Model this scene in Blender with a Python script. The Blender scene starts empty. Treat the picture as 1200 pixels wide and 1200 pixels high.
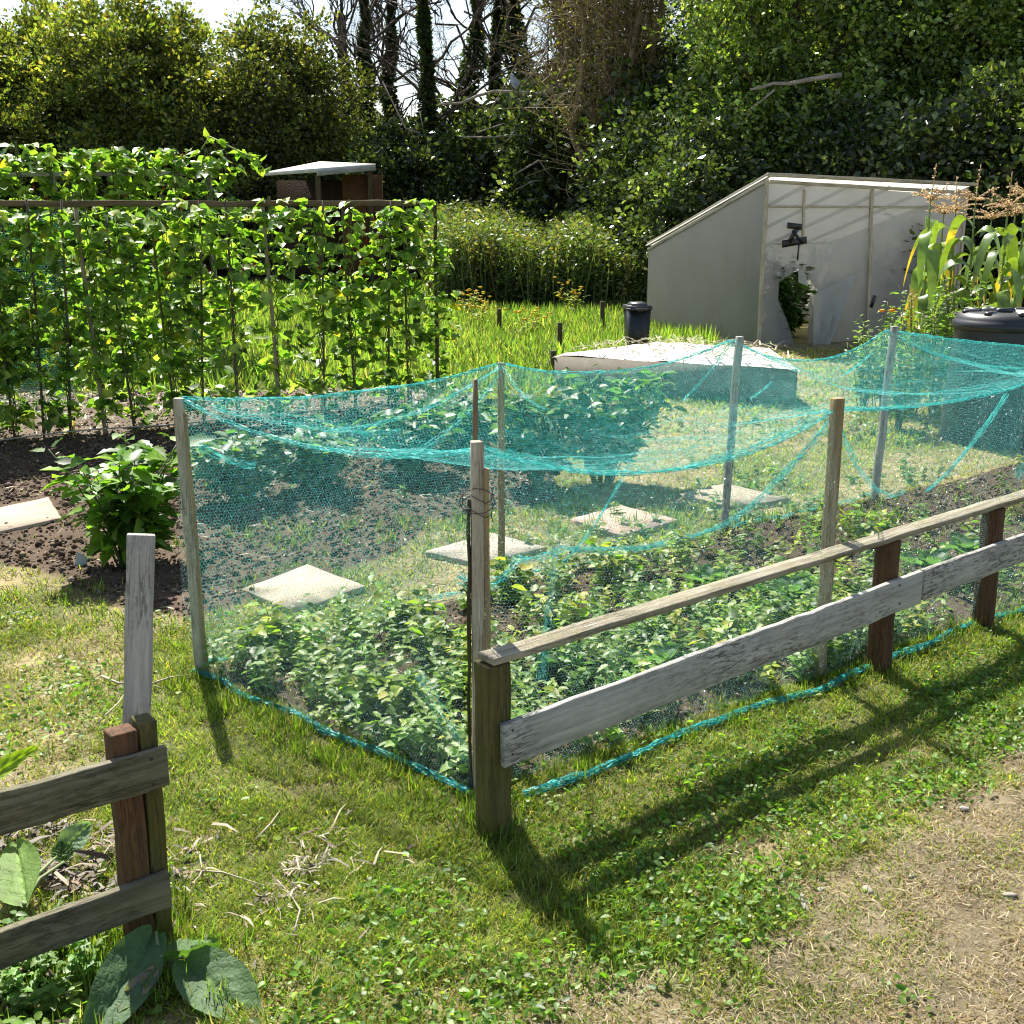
import bpy, math, random
import numpy as np
from mathutils import Vector, Matrix

random.seed(11)
RNG = np.random.default_rng(11)
C = bpy.context.scene.collection
PI = math.pi
R = math.radians

# ------------------------------------------------------------------ camera model (for laying out real positions)
F_PX, PITCH, EYE = 1400.0, math.atan(358 / 1400.0), 1.75
CP, SP = math.cos(PITCH), math.sin(PITCH)

def gp(x, y, z=0.0):
    """world point on height z seen at photo pixel x,y"""
    v = y - 600.0
    d = v * CP + F_PX * SP
    k = (EYE - z) / d
    return np.array([(x - 600.0) * k, (F_PX * CP - v * SP) * k, z])

def yp(x, y, Y):
    """world point at depth Y seen at photo pixel x,y"""
    v = y - 600.0
    k = Y / (F_PX * CP - v * SP)
    return np.array([(x - 600.0) * k, Y, EYE - (v * CP + F_PX * SP) * k])

# ------------------------------------------------------------------ numpy helpers
def _hash(ix, iy, seed):
    n = (ix * 374761393 + iy * 668265263 + seed * 1274126177) & 0xFFFFFFFF
    n = ((n ^ (n >> 13)) * 1274126177) & 0xFFFFFFFF
    n = n ^ (n >> 16)
    return (n & 0xFFFF) / 65535.0

def vnoise(x, y, seed=0):
    x = np.asarray(x, float); y = np.asarray(y, float)
    ix = np.floor(x).astype(np.int64); iy = np.floor(y).astype(np.int64)
    fx = x - ix; fy = y - iy
    fx = fx * fx * (3 - 2 * fx); fy = fy * fy * (3 - 2 * fy)
    a = _hash(ix, iy, seed); b = _hash(ix + 1, iy, seed)
    c = _hash(ix, iy + 1, seed); d = _hash(ix + 1, iy + 1, seed)
    return (a * (1 - fx) + b * fx) * (1 - fy) + (c * (1 - fx) + d * fx) * fy

def fbm(x, y, s=1.0, seed=0, octv=4):
    t = 0; a = 1.0; tot = 0
    for k in range(octv):
        t = t + a * vnoise(x * s, y * s, seed + k * 17); tot += a
        a *= 0.5; s *= 2.07
    return t / tot

def inpoly(x, y, poly):
    x = np.asarray(x); y = np.asarray(y)
    ins = np.zeros(x.shape, bool)
    n = len(poly)
    for i in range(n):
        x0, y0 = poly[i][0], poly[i][1]; x1, y1 = poly[(i + 1) % n][0], poly[(i + 1) % n][1]
        c = ((y0 > y) != (y1 > y)) & (x < (x1 - x0) * (y - y0) / (y1 - y0 + 1e-12) + x0)
        ins ^= c
    return ins

def unit(a):
    return a / np.maximum(np.linalg.norm(a, axis=-1, keepdims=True), 1e-9)

class MB:
    def __init__(self):
        self.v = []; self.c = []; self.f4 = []; self.f3 = []; self.n = 0
    def add(self, V, F4=None, F3=None, col=(1, 1, 1)):
        V = np.asarray(V, float).reshape(-1, 3)
        col = np.asarray(col, float)
        if col.ndim == 1:
            col = np.broadcast_to(col, (len(V), 3))
        self.v.append(V); self.c.append(col)
        if F4 is not None and len(F4): self.f4.append(np.asarray(F4, np.int64) + self.n)
        if F3 is not None and len(F3): self.f3.append(np.asarray(F3, np.int64) + self.n)
        self.n += len(V)
        return self
    def inst(self, T, P, X, N, S, col, W=None):
        """instances of template T=(verts, f4, f3): P origins, X long direction, N rough normal, S scale, col (n,3)"""
        tv, t4, t3 = T
        n = len(P)
        if n == 0: return self
        X = unit(X); Y = unit(np.cross(N, X)); Z = np.cross(X, Y)
        S = np.broadcast_to(np.asarray(S, float), (n,))
        W = S if W is None else np.broadcast_to(np.asarray(W, float), (n,))
        V = (P[:, None, :] + X[:, None, :] * (tv[None, :, 0:1] * S[:, None, None])
             + Y[:, None, :] * (tv[None, :, 1:2] * W[:, None, None])
             + Z[:, None, :] * (tv[None, :, 2:3] * S[:, None, None])).reshape(-1, 3)
        k = len(tv)
        off = (np.arange(n) * k)[:, None, None]
        F4 = (np.asarray(t4)[None] + off).reshape(-1, 4) if len(t4) else None
        F3 = (np.asarray(t3)[None] + off).reshape(-1, 3) if len(t3) else None
        return self.add(V, F4, F3, np.repeat(col, k, axis=0))
    def box(self, c, s, col=(1, 1, 1), rz=0.0, taper=1.0):
        c = np.asarray(c, float); hx, hy, hz = s[0] / 2, s[1] / 2, s[2] / 2
        v = []
        for z in (-1, 1):
            t = taper if z > 0 else 1
            for (a, b) in ((-1, -1), (1, -1), (1, 1), (-1, 1)):
                x, y = a * hx * t, b * hy * t
                v.append((x * math.cos(rz) - y * math.sin(rz), x * math.sin(rz) + y * math.cos(rz), z * hz))
        v = np.array(v) + c
        return self.add(v, [(0, 3, 2, 1), (4, 5, 6, 7), (0, 1, 5, 4), (1, 2, 6, 5), (2, 3, 7, 6), (3, 0, 4, 7)], None, col)
    def tube(self, pts, rad, sides=6, col=(1, 1, 1), cap=True):
        pts = np.asarray(pts, float); m = len(pts)
        rad = np.broadcast_to(np.asarray(rad, float), (m,))
        d = unit(np.gradient(pts, axis=0))
        up = np.array([0, 0, 1.0]) if abs(d[0][2]) < 0.9 else np.array([1.0, 0, 0])
        a = unit(np.cross(d, up[None])); b = np.cross(d, a)
        th = np.linspace(0, 2 * PI, sides, endpoint=False)
        V = pts[:, None] + rad[:, None, None] * (a[:, None] * np.cos(th)[None, :, None] + b[:, None] * np.sin(th)[None, :, None])
        V = V.reshape(-1, 3)
        F = []
        for i in range(m - 1):
            for j in range(sides):
                j2 = (j + 1) % sides
                F.append((i * sides + j, i * sides + j2, (i + 1) * sides + j2, (i + 1) * sides + j))
        F3 = []
        if cap:
            V = np.vstack([V, pts[:1], pts[-1:]])
            a0, a1 = m * sides, m * sides + 1
            for j in range(sides):
                j2 = (j + 1) % sides
                F3.append((a0, j2, j)); F3.append((a1, (m - 1) * sides + j, (m - 1) * sides + j2))
        col = np.asarray(col, float)
        return self.add(V, F, F3, col)
    def build(self):
        me = bpy.data.meshes.new('mesh')
        V = np.vstack(self.v); Cc = np.vstack(self.c)
        f4 = np.vstack(self.f4) if self.f4 else np.zeros((0, 4), np.int64)
        f3 = np.vstack(self.f3) if self.f3 else np.zeros((0, 3), np.int64)
        nl = f4.size + f3.size
        me.vertices.add(len(V)); me.loops.add(nl); me.polygons.add(len(f4) + len(f3))
        me.vertices.foreach_set('co', V.astype(np.float32).ravel())
        me.loops.foreach_set('vertex_index', np.concatenate([f4.ravel(), f3.ravel()]).astype(np.int32))
        st = np.concatenate([np.arange(len(f4)) * 4, f4.size + np.arange(len(f3)) * 3]).astype(np.int32)
        me.polygons.foreach_set('loop_start', st)
        at = me.attributes.new('tint', 'FLOAT_COLOR', 'POINT')
        at.data.foreach_set('color', np.hstack([Cc, np.ones((len(Cc), 1))]).astype(np.float32).ravel())
        me.update(calc_edges=True)
        return me

def tag(o, label=None, cat=None, group=None, kind=None):
    if label: o['label'] = label
    if cat: o['category'] = cat
    if group: o['group'] = group
    if kind: o['kind'] = kind
    return o

def thing(name, loc, label=None, cat=None, group=None):
    o = bpy.data.objects.new(name, None); C.objects.link(o)
    o.location = [float(a) for a in loc]; o.empty_display_size = 0.1
    return tag(o, label, cat, group)

def root_of(p):
    """absolute location of a (translation-only) parent chain"""
    v = np.zeros(3)
    while p is not None:
        v += np.array(p.location); p = p.parent
    return v

def obj(name, mb, mat, parent=None, local=False, smooth=False):
    V = np.vstack(mb.v)
    c = np.array([V[:, 0].mean(), V[:, 1].mean(), V[:, 2].min()])
    mb.v = [V - c]; mb.c = [np.vstack(mb.c)]
    if mb.f4: mb.f4 = [np.vstack(mb.f4)]
    if mb.f3: mb.f3 = [np.vstack(mb.f3)]
    me = mb.build(); me.name = name
    if smooth: me.shade_smooth()
    o = bpy.data.objects.new(name, me); C.objects.link(o)
    me.materials.append(mat)
    if parent is not None:
        o.parent = parent
        o.location = c if local else c - root_of(parent)
    else:
        o.location = c
    return o

def copy_tree(o, parent=None):
    c = o.copy(); C.objects.link(c); c.parent = parent
    for ch in list(o.children): copy_tree(ch, c)
    return c

# ------------------------------------------------------------------ materials
def new_mat(name):
    m = bpy.data.materials.new(name); m.use_nodes = True
    nt = m.node_tree; nt.nodes.clear()
    out = nt.nodes.new('ShaderNodeOutputMaterial')
    return m, nt, out

def N(nt, typ, **kw):
    n = nt.nodes.new(typ)
    for k, v in kw.items():
        if k == 'inp':
            for a, b in v.items(): n.inputs[a].default_value = b
        else: setattr(n, k, v)
    return n

def leaf_mat(name, trans=0.4, rough=0.45, gain=(1.25, 1.3, 0.6), spec=0.5, scale=30):
    m, nt, out = new_mat(name); L = nt.links.new
    a = N(nt, 'ShaderNodeAttribute', attribute_name='tint')
    tc = N(nt, 'ShaderNodeTexCoord')
    no = N(nt, 'ShaderNodeTexNoise', inp={'Scale': scale, 'Detail': 3})
    L(tc.outputs['Object'], no.inputs['Vector'])
    mr = N(nt, 'ShaderNodeMapRange', inp={'From Min': .3, 'From Max': .7, 'To Min': .75, 'To Max': 1.2})
    L(no.outputs['Fac'], mr.inputs['Value'])
    mul = N(nt, 'ShaderNodeVectorMath', operation='SCALE')
    L(a.outputs['Color'], mul.inputs[0]); L(mr.outputs['Result'], mul.inputs['Scale'])
    p = N(nt, 'ShaderNodeBsdfPrincipled', inp={'Roughness': rough, 'Specular IOR Level': spec})
    L(mul.outputs[0], p.inputs['Base Color'])
    tm = N(nt, 'ShaderNodeVectorMath', operation='MULTIPLY'); tm.inputs[1].default_value = gain
    L(mul.outputs[0], tm.inputs[0])
    t = N(nt, 'ShaderNodeBsdfTranslucent'); L(tm.outputs[0], t.inputs['Color'])
    mx = N(nt, 'ShaderNodeMixShader'); mx.inputs[0].default_value = trans
    L(p.outputs[0], mx.inputs[1]); L(t.outputs[0], mx.inputs[2]); L(mx.outputs[0], out.inputs[0])
    return m

def dock_mat():
    m = leaf_mat('dock_leaf', .35, .62, (1.3, 1.4, .5), .25, 14); nt = m.node_tree; L = nt.links.new
    p = [n for n in nt.nodes if n.type == 'BSDF_PRINCIPLED'][0]; tc = [n for n in nt.nodes if n.type == 'TEX_COORD'][0]
    v = N(nt, 'ShaderNodeTexVoronoi', feature='DISTANCE_TO_EDGE', inp={'Scale': 70}); L(tc.outputs['Object'], v.inputs['Vector'])
    mr = N(nt, 'ShaderNodeMapRange', inp={'From Min': 0, 'From Max': .25}); L(v.outputs['Distance'], mr.inputs['Value'])
    b = N(nt, 'ShaderNodeBump', inp={'Strength': .3, 'Distance': .003}); L(mr.outputs[0], b.inputs['Height']); L(b.outputs[0], p.inputs['Normal'])
    return m

def tint_mat(name, rough=0.8, spec=0.3, nscale=12, lo=.7, hi=1.25, bump=0.3, bscale=60, bdist=0.01):
    m, nt, out = new_mat(name); L = nt.links.new
    a = N(nt, 'ShaderNodeAttribute', attribute_name='tint')
    tc = N(nt, 'ShaderNodeTexCoord')
    no = N(nt, 'ShaderNodeTexNoise', inp={'Scale': nscale, 'Detail': 6, 'Roughness': .65}); L(tc.outputs['Object'], no.inputs['Vector'])
    mr = N(nt, 'ShaderNodeMapRange', inp={'From Min': .3, 'From Max': .7, 'To Min': lo, 'To Max': hi}); L(no.outputs['Fac'], mr.inputs['Value'])
    mul = N(nt, 'ShaderNodeVectorMath', operation='SCALE')
    L(a.outputs['Color'], mul.inputs[0]); L(mr.outputs['Result'], mul.inputs['Scale'])
    p = N(nt, 'ShaderNodeBsdfPrincipled', inp={'Roughness': rough, 'Specular IOR Level': spec})
    L(mul.outputs[0], p.inputs['Base Color'])
    nb = N(nt, 'ShaderNodeTexNoise', inp={'Scale': bscale, 'Detail': 5, 'Roughness': .7}); L(tc.outputs['Object'], nb.inputs['Vector'])
    b = N(nt, 'ShaderNodeBump', inp={'Strength': bump, 'Distance': bdist}); L(nb.outputs['Fac'], b.inputs['Height'])
    L(b.outputs[0], p.inputs['Normal']); L(p.outputs[0], out.inputs[0])
    return m

def wood_mat(name, ca, cb, dark=(.05, .04, .03), moss=0.0, mosscol=(.10, .11, .03), rough=.85, fleck=0.45):
    """grain runs along local X"""
    m, nt, out = new_mat(name); L = nt.links.new
    tc = N(nt, 'ShaderNodeTexCoord'); oi = N(nt, 'ShaderNodeObjectInfo')
    off = N(nt, 'ShaderNodeVectorMath', operation='ADD'); L(tc.outputs['Object'], off.inputs[0])
    sc = N(nt, 'ShaderNodeVectorMath', operation='SCALE'); sc.inputs[0].default_value = (13.1, 7.7, 9.3)
    L(oi.outputs['Random'], sc.inputs['Scale']); L(sc.outputs[0], off.inputs[1])
    mp = N(nt, 'ShaderNodeMapping'); mp.inputs['Scale'].default_value = (2.2, 45, 45); L(off.outputs[0], mp.inputs[0])
    n1 = N(nt, 'ShaderNodeTexNoise', inp={'Scale': 1.0, 'Detail': 7, 'Roughness': .65, 'Distortion': .3}); L(mp.outputs[0], n1.inputs['Vector'])
    r1 = N(nt, 'ShaderNodeValToRGB'); L(n1.outputs['Fac'], r1.inputs[0])
    e = r1.color_ramp.elements; e[0].position = .36; e[0].color = (*cb, 1); e[1].position = .62; e[1].color = (*ca, 1)
    mp2 = N(nt, 'ShaderNodeMapping'); mp2.inputs['Scale'].default_value = (26, 120, 120); L(off.outputs[0], mp2.inputs[0])
    n2 = N(nt, 'ShaderNodeTexNoise', inp={'Scale': 1.0, 'Detail': 4, 'Roughness': .7}); L(mp2.outputs[0], n2.inputs['Vector'])
    m2 = N(nt, 'ShaderNodeMapRange', inp={'From Min': .51, 'From Max': .59, 'To Min': 0, 'To Max': fleck}); L(n2.outputs['Fac'], m2.inputs['Value'])
    n3 = N(nt, 'ShaderNodeTexNoise', inp={'Scale': 3.5, 'Detail': 4}); L(off.outputs[0], n3.inputs['Vector'])
    m3 = N(nt, 'ShaderNodeMapRange', inp={'From Min': .38, 'From Max': .62, 'To Min': 0.1, 'To Max': 1}); L(n3.outputs['Fac'], m3.inputs['Value'])
    mm = N(nt, 'ShaderNodeMath', operation='MULTIPLY'); L(m2.outputs[0], mm.inputs[0]); L(m3.outputs[0], mm.inputs[1])
    mixd = N(nt, 'ShaderNodeMix', data_type='RGBA'); L(mm.outputs[0], mixd.inputs[0]); L(r1.outputs[0], mixd.inputs[6]); mixd.inputs[7].default_value = (*dark, 1)
    n4 = N(nt, 'ShaderNodeTexNoise', inp={'Scale': 9, 'Detail': 8, 'Roughness': .7}); L(off.outputs[0], n4.inputs['Vector'])
    m4 = N(nt, 'ShaderNodeMapRange', inp={'From Min': .42, 'From Max': .6, 'To Min': 0, 'To Max': moss}); L(n4.outputs['Fac'], m4.inputs['Value'])
    mixm = N(nt, 'ShaderNodeMix', data_type='RGBA'); L(m4.outputs[0], mixm.inputs[0]); L(mixd.outputs[2], mixm.inputs[6]); mixm.inputs[7].default_value = (*mosscol, 1)
    p = N(nt, 'ShaderNodeBsdfPrincipled', inp={'Roughness': rough, 'Specular IOR Level': .25}); L(mixm.outputs[2], p.inputs['Base Color'])
    mp5 = N(nt, 'ShaderNodeMapping'); mp5.inputs['Scale'].default_value = (1.3, 38, 38); mp5.inputs['Location'].default_value = (3, 5, 9); L(off.outputs[0], mp5.inputs[0])
    n5 = N(nt, 'ShaderNodeTexNoise', inp={'Scale': 1.0, 'Detail': 2, 'Roughness': .4, 'Distortion': .2}); L(mp5.outputs[0], n5.inputs['Vector'])
    r5 = N(nt, 'ShaderNodeValToRGB'); L(n5.outputs['Fac'], r5.inputs[0]); e5 = r5.color_ramp.elements
    e5[0].position = .46; e5[0].color = (0, 0, 0, 1); e5[1].position = .475; e5[1].color = (.85, .85, .85, 1); e6 = e5.new(.49); e6.color = (0, 0, 0, 1)
    cm = N(nt, 'ShaderNodeMath', operation='MULTIPLY'); L(r5.outputs[0], cm.inputs[0]); L(m3.outputs[0], cm.inputs[1])
    mixc = N(nt, 'ShaderNodeMix', data_type='RGBA'); L(cm.outputs[0], mixc.inputs[0]); L(mixm.outputs[2], mixc.inputs[6]); mixc.inputs[7].default_value = (dark[0] * .5, dark[1] * .5, dark[2] * .5, 1)
    L(mixc.outputs[2], p.inputs['Base Color'])
    ac = N(nt, 'ShaderNodeMath', operation='ADD'); L(mm.outputs[0], ac.inputs[0]); L(cm.outputs[0], ac.inputs[1])
    ad = N(nt, 'ShaderNodeMath', operation='SUBTRACT'); L(n1.outputs['Fac'], ad.inputs[0]); L(ac.outputs[0], ad.inputs[1])
    b = N(nt, 'ShaderNodeBump', inp={'Strength': .6, 'Distance': .004}); L(ad.outputs[0], b.inputs['Height'])
    L(b.outputs[0], p.inputs['Normal']); L(p.outputs[0], out.inputs[0])
    return m

M = {}
M['grass'] = leaf_mat('grass_blades', .5, .5, (1.25, 1.4, .4), .3, 8)
M['leaf'] = leaf_mat('soft_leaf', .5, .46, (1.3, 1.5, .45), .4, 25)
M['dock'] = dock_mat()
M['gloss'] = leaf_mat('glossy_leaf', .42, .28, (1.5, 1.5, .45), .6, 20)
M['tree'] = leaf_mat('tree_leaf', .45, .4, (1.5, 1.4, .45), .5, .6)
M['corn'] = leaf_mat('corn_leaf', .42, .3, (1.4, 1.3, .45), .7, 15)
M['bark'] = tint_mat('bark', .9, .2, 3, .6, 1.3, .7, 25, .03)
M['stem'] = tint_mat('plant_stem', .6, .4, 20, .8, 1.2, .1)
M['soil'] = tint_mat('dug_soil', .95, .15, 7, .55, 1.35, 1.0, 45, .025)
M['clod'] = tint_mat('soil_clod', .95, .15, 18, .6, 1.4, .7, 120, .006)
M['ground'] = tint_mat('ground_earth', .95, .15, 5, .6, 1.35, .8, 55, .012)
M['stone'] = tint_mat('paving_concrete', .85, .3, 9, .8, 1.13, .25, 40, .004)
M['metal'] = tint_mat('dark_steel', .45, .5, 20, .8, 1.2, .05)
M['plastic'] = tint_mat('black_plastic', .38, .5, 6, .8, 1.25, .12, 90, .002)
M['petal'] = leaf_mat('petal', .4, .6, (1.2, 1.1, 1), .2, 30)
M['pale_wood'] = wood_mat('pale_sawn_stake', (.55, .50, .40), (.34, .29, .21), (.12, .10, .07), .15, (.20, .18, .08))
M['warm_wood'] = wood_mat('warm_sawn_stake', (.42, .31, .16), (.22, .15, .07), (.10, .07, .04), .12, (.25, .2, .1))
M['grey_wood'] = wood_mat('weathered_grey_board', (.50, .48, .44), (.30, .285, .26), (.05, .045, .04), .2, (.22, .21, .15), fleck=.75)
M['rail_wood'] = wood_mat('weathered_rail', (.38, .34, .26), (.18, .155, .11), (.06, .05, .04), .5, (.22, .20, .10), fleck=.55)
M['green_wood'] = wood_mat('mossy_post', (.13, .11, .04), (.055, .05, .02), (.03, .025, .015), .6, (.10, .095, .015), fleck=.5)
M['rust_wood'] = wood_mat('red_brown_post', (.145, .068, .032), (.065, .032, .018), (.03, .02, .012), .35, (.09, .07, .03), fleck=.6)
M['mossy_board'] = wood_mat('mossy_board', (.20, .18, .125), (.085, .075, .05), (.03, .028, .018), .4, (.12, .115, .04), fleck=.7)
M['cane'] = wood_mat('bamboo_cane', (.20, .14, .07), (.10, .07, .035), (.04, .03, .02), .2, (.14, .12, .06))
M['dark_wood'] = wood_mat('dark_stake', (.10, .075, .045), (.045, .035, .02), (.02, .016, .01), .3, (.08, .08, .03))

def net_mat(name, col, tr=.45, rough=.35):
    m, nt, out = new_mat(name); L = nt.links.new
    a = N(nt, 'ShaderNodeAttribute', attribute_name='tint')
    p = N(nt, 'ShaderNodeBsdfPrincipled', inp={'Roughness': rough, 'Specular IOR Level': .6})
    mu = N(nt, 'ShaderNodeVectorMath', operation='MULTIPLY'); mu.inputs[1].default_value = col; L(a.outputs['Color'], mu.inputs[0])
    L(mu.outputs[0], p.inputs['Base Color'])
    t = N(nt, 'ShaderNodeBsdfTranslucent'); L(mu.outputs[0], t.inputs['Color'])
    mx = N(nt, 'ShaderNodeMixShader'); mx.inputs[0].default_value = tr
    L(p.outputs[0], mx.inputs[1]); L(t.outputs[0], mx.inputs[2]); L(mx.outputs[0], out.inputs[0])
    return m
M['net'] = net_mat('teal_net', (.05, .42, .40), .4, .5)
M['sidenet'] = net_mat('teal_net_hanging', (.17, .31, .32), .35, .3)
M['darknet'] = net_mat('dark_green_net', (.03, .16, .12), .3, .5)

def poly_mat():
    m, nt, out = new_mat('polythene_sheet'); L = nt.links.new
    a = N(nt, 'ShaderNodeAttribute', attribute_name='tint')
    tc = N(nt, 'ShaderNodeTexCoord')
    no = N(nt, 'ShaderNodeTexNoise', inp={'Scale': 1.6, 'Detail': 5, 'Roughness': .6}); L(tc.outputs['Object'], no.inputs['Vector'])
    mr = N(nt, 'ShaderNodeMapRange', inp={'From Min': .3, 'From Max': .7, 'To Min': .93, 'To Max': 1.04}); L(no.outputs['Fac'], mr.inputs['Value'])
    mul = N(nt, 'ShaderNodeVectorMath', operation='SCALE'); L(a.outputs['Color'], mul.inputs[0]); L(mr.outputs[0], mul.inputs['Scale'])
    sx = N(nt, 'ShaderNodeSeparateXYZ'); L(tc.outputs['Object'], sx.inputs[0])
    mps = N(nt, 'ShaderNodeMapping'); mps.inputs['Scale'].default_value = (2.2, 2.2, .9); L(tc.outputs['Object'], mps.inputs[0])
    ns = N(nt, 'ShaderNodeTexNoise', inp={'Scale': 1.0, 'Detail': 6, 'Roughness': .65}); L(mps.outputs[0], ns.inputs['Vector'])
    zr = N(nt, 'ShaderNodeMapRange', inp={'From Min': 0.0, 'From Max': 1.1, 'To Min': .32, 'To Max': .0}); L(sx.outputs['Z'], zr.inputs['Value'])
    za = N(nt, 'ShaderNodeMath', operation='ADD'); L(ns.outputs['Fac'], za.inputs[0]); L(zr.outputs[0], za.inputs[1])
    zm = N(nt, 'ShaderNodeMapRange', inp={'From Min': .5, 'From Max': .85, 'To Min': 0, 'To Max': .3}); L(za.outputs[0], zm.inputs['Value'])
    al = N(nt, 'ShaderNodeMix', data_type='RGBA'); L(zm.outputs[0], al.inputs[0]); L(mul.outputs[0], al.inputs[6]); al.inputs[7].default_value = (.22, .22, .14, 1)
    p = N(nt, 'ShaderNodeBsdfPrincipled', inp={'Roughness': .28, 'Specular IOR Level': .5}); L(al.outputs[2], p.inputs['Base Color'])
    mp = N(nt, 'ShaderNodeMapping'); mp.inputs['Scale'].default_value = (3, 3, .8); L(tc.outputs['Object'], mp.inputs[0])
    nb = N(nt, 'ShaderNodeTexNoise', inp={'Scale': 1.5, 'Detail': 3}); L(mp.outputs[0], nb.inputs['Vector'])
    b = N(nt, 'ShaderNodeBump', inp={'Strength': .35, 'Distance': .05}); L(nb.outputs['Fac'], b.inputs['Height']); L(b.outputs[0], p.inputs['Normal'])
    t = N(nt, 'ShaderNodeBsdfTranslucent'); L(al.outputs[2], t.inputs['Color'])
    mx = N(nt, 'ShaderNodeMixShader'); mx.inputs[0].default_value = .5
    L(p.outputs[0], mx.inputs[1]); L(t.outputs[0], mx.inputs[2])
    return m, nt, out, mx
m, nt, out, mx = poly_mat(); nt.links.new(mx.outputs[0], out.inputs[0]); M['poly'] = m
m, nt, out, mx = poly_mat(); m.name = 'clear_polythene'
tr = N(nt, 'ShaderNodeBsdfTransparent'); m2 = N(nt, 'ShaderNodeMixShader'); m2.inputs[0].default_value = .07
nt.links.new(mx.outputs[0], m2.inputs[1]); nt.links.new(tr.outputs[0], m2.inputs[2]); nt.links.new(m2.outputs[0], out.inputs[0]); M['clear'] = m

# ------------------------------------------------------------------ wooden members
def beam(name, p0, p1, w, h, mat, parent=None, side=None, bev=.003, seg=10, jit=.0012, roll=0.0):
    """a sawn member from p0 to p1 (its centre line); w across 'side', h the other way; local X is the grain"""
    p0 = np.asarray(p0, float); p1 = np.asarray(p1, float)
    L = np.linalg.norm(p1 - p0); x = (p1 - p0) / L
    if side is None:
        side = np.cross([0, 0, 1.0], x) if abs(x[2]) < .9 else np.array([1.0, 0, 0])
    z = unit(np.cross(x, side)); y = np.cross(z, x)
    xs = np.linspace(0, L, seg + 1); V = []; F = []
    for i, xx in enumerate(xs):
        ox, oz = RNG.normal(0, jit, 2) * 1.2
        for (a, b) in ((-1, -1), (1, -1), (1, 1), (-1, 1)):
            V.append((xx, a * w / 2 + ox + RNG.normal(0, jit * .5), b * h / 2 + oz + RNG.normal(0, jit * .5)))
    for i in range(seg):
        for j in range(4):
            k = (j + 1) % 4
            F.append((i * 4 + j, i * 4 + k, (i + 1) * 4 + k, (i + 1) * 4 + j))
    F.append((3, 2, 1, 0)); e = seg * 4; F.append((e, e + 1, e + 2, e + 3))
    me = MB().add(V, F).build(); me.name = name; me.materials.append(mat)
    o = bpy.data.objects.new(name, me); C.objects.link(o)
    Mx = Matrix(((x[0], y[0], z[0], p0[0]), (x[1], y[1], z[1], p0[1]), (x[2], y[2], z[2], p0[2]), (0, 0, 0, 1)))
    if parent is not None:
        o.parent = parent; r = root_of(parent)
        Mx = Matrix.Translation((-r[0], -r[1], -r[2])) @ Mx
    o.matrix_basis = Mx
    if bev:
        b = o.modifiers.new('edge', 'BEVEL'); b.width = bev; b.segments = 2; b.limit_method = 'ANGLE'
    return o

# ------------------------------------------------------------------ leaf templates
T_RH = (np.array([(0, 0, 0), (.45, -.3, .06), (1, 0, -.05), (.5, .3, .06)]), [(0, 1, 2, 3)], [])
T_OV = (np.array([(0, 0, 0), (.3, -.3, .08), (.7, -.25, .07), (1, 0, -.08), (.7, .25, .07), (.3, .3, .08)]),
        [(0, 1, 2, 3), (0, 3, 4, 5)], [])
T_HEART = (np.array([(0.05, 0, 0), (-.1, -.26, .04), (.18, -.47, .10), (.62, -.3, .06), (1, 0, -.12), (.62, .3, .06), (.18, .47, .1), (-.1, .26, .04)]),
           [(0, 1, 2, 3), (0, 3, 4, 4)][:1] + [(0, 5, 6, 7)], [(0, 3, 4), (0, 4, 5)])
T_SER = (np.array([(0, 0, 0), (.18, -.27, .05), (.32, -.24, .04), (.4, -.30, .06), (.58, -.2, .03), (.66, -.23, .05), (1, 0, -.12),
                   (.66, .23, .05), (.58, .2, .03), (.4, .30, .06), (.32, .24, .04), (.18, .27, .05), (.5, 0, 0)]),
         [(0, 1, 2, 12), (12, 2, 3, 4), (12, 4, 5, 6), (12, 6, 7, 8), (12, 8, 9, 10), (12, 10, 11, 0)], [])
T_BLADE = (np.array([(0, -.5, 0), (0, .5, 0), (.55, .38, .10), (.55, -.38, .10), (1, 0, -.02)]), [(0, 3, 2, 1)], [(3, 4, 2)])
_a = np.linspace(0, 2 * PI, 7)[:-1]
T_ROUND = (np.vstack([np.stack([.5 + .5 * np.cos(_a), .5 * np.sin(_a), .06 * np.ones(6)], 1), [(.5, 0, 0)]]),
           [(6, 0, 1, 2), (6, 2, 3, 4), (6, 4, 5, 0)], [])
T_CLOD = (np.array([(1, 0, 0), (0, 1, 0), (-1, 0, 0), (0, -1, 0), (0, 0, .8), (0, 0, -.8)]) * .5, [],
          [(0, 1, 4), (1, 2, 4), (2, 3, 4), (3, 0, 4), (1, 0, 5), (2, 1, 5), (3, 2, 5), (0, 3, 5)])

def pal(n, cols, w=None, jit=.18, r=RNG):
    cols = np.array(cols, float); w = None if w is None else np.array(w) / np.sum(w)
    i = r.choice(len(cols), n, p=w)
    return cols[i] * (1 + r.normal(0, jit, (n, 1))).clip(.45, 1.8) * (1 + r.normal(0, .06, (n, 3)))

def rdir(n, zlo=-1., zhi=1., r=RNG):
    z = r.uniform(zlo, zhi, n); a = r.uniform(0, 2 * PI, n); s = np.sqrt(np.maximum(0, 1 - z * z))
    return np.stack([s * np.cos(a), s * np.sin(a), z], 1)

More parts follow.
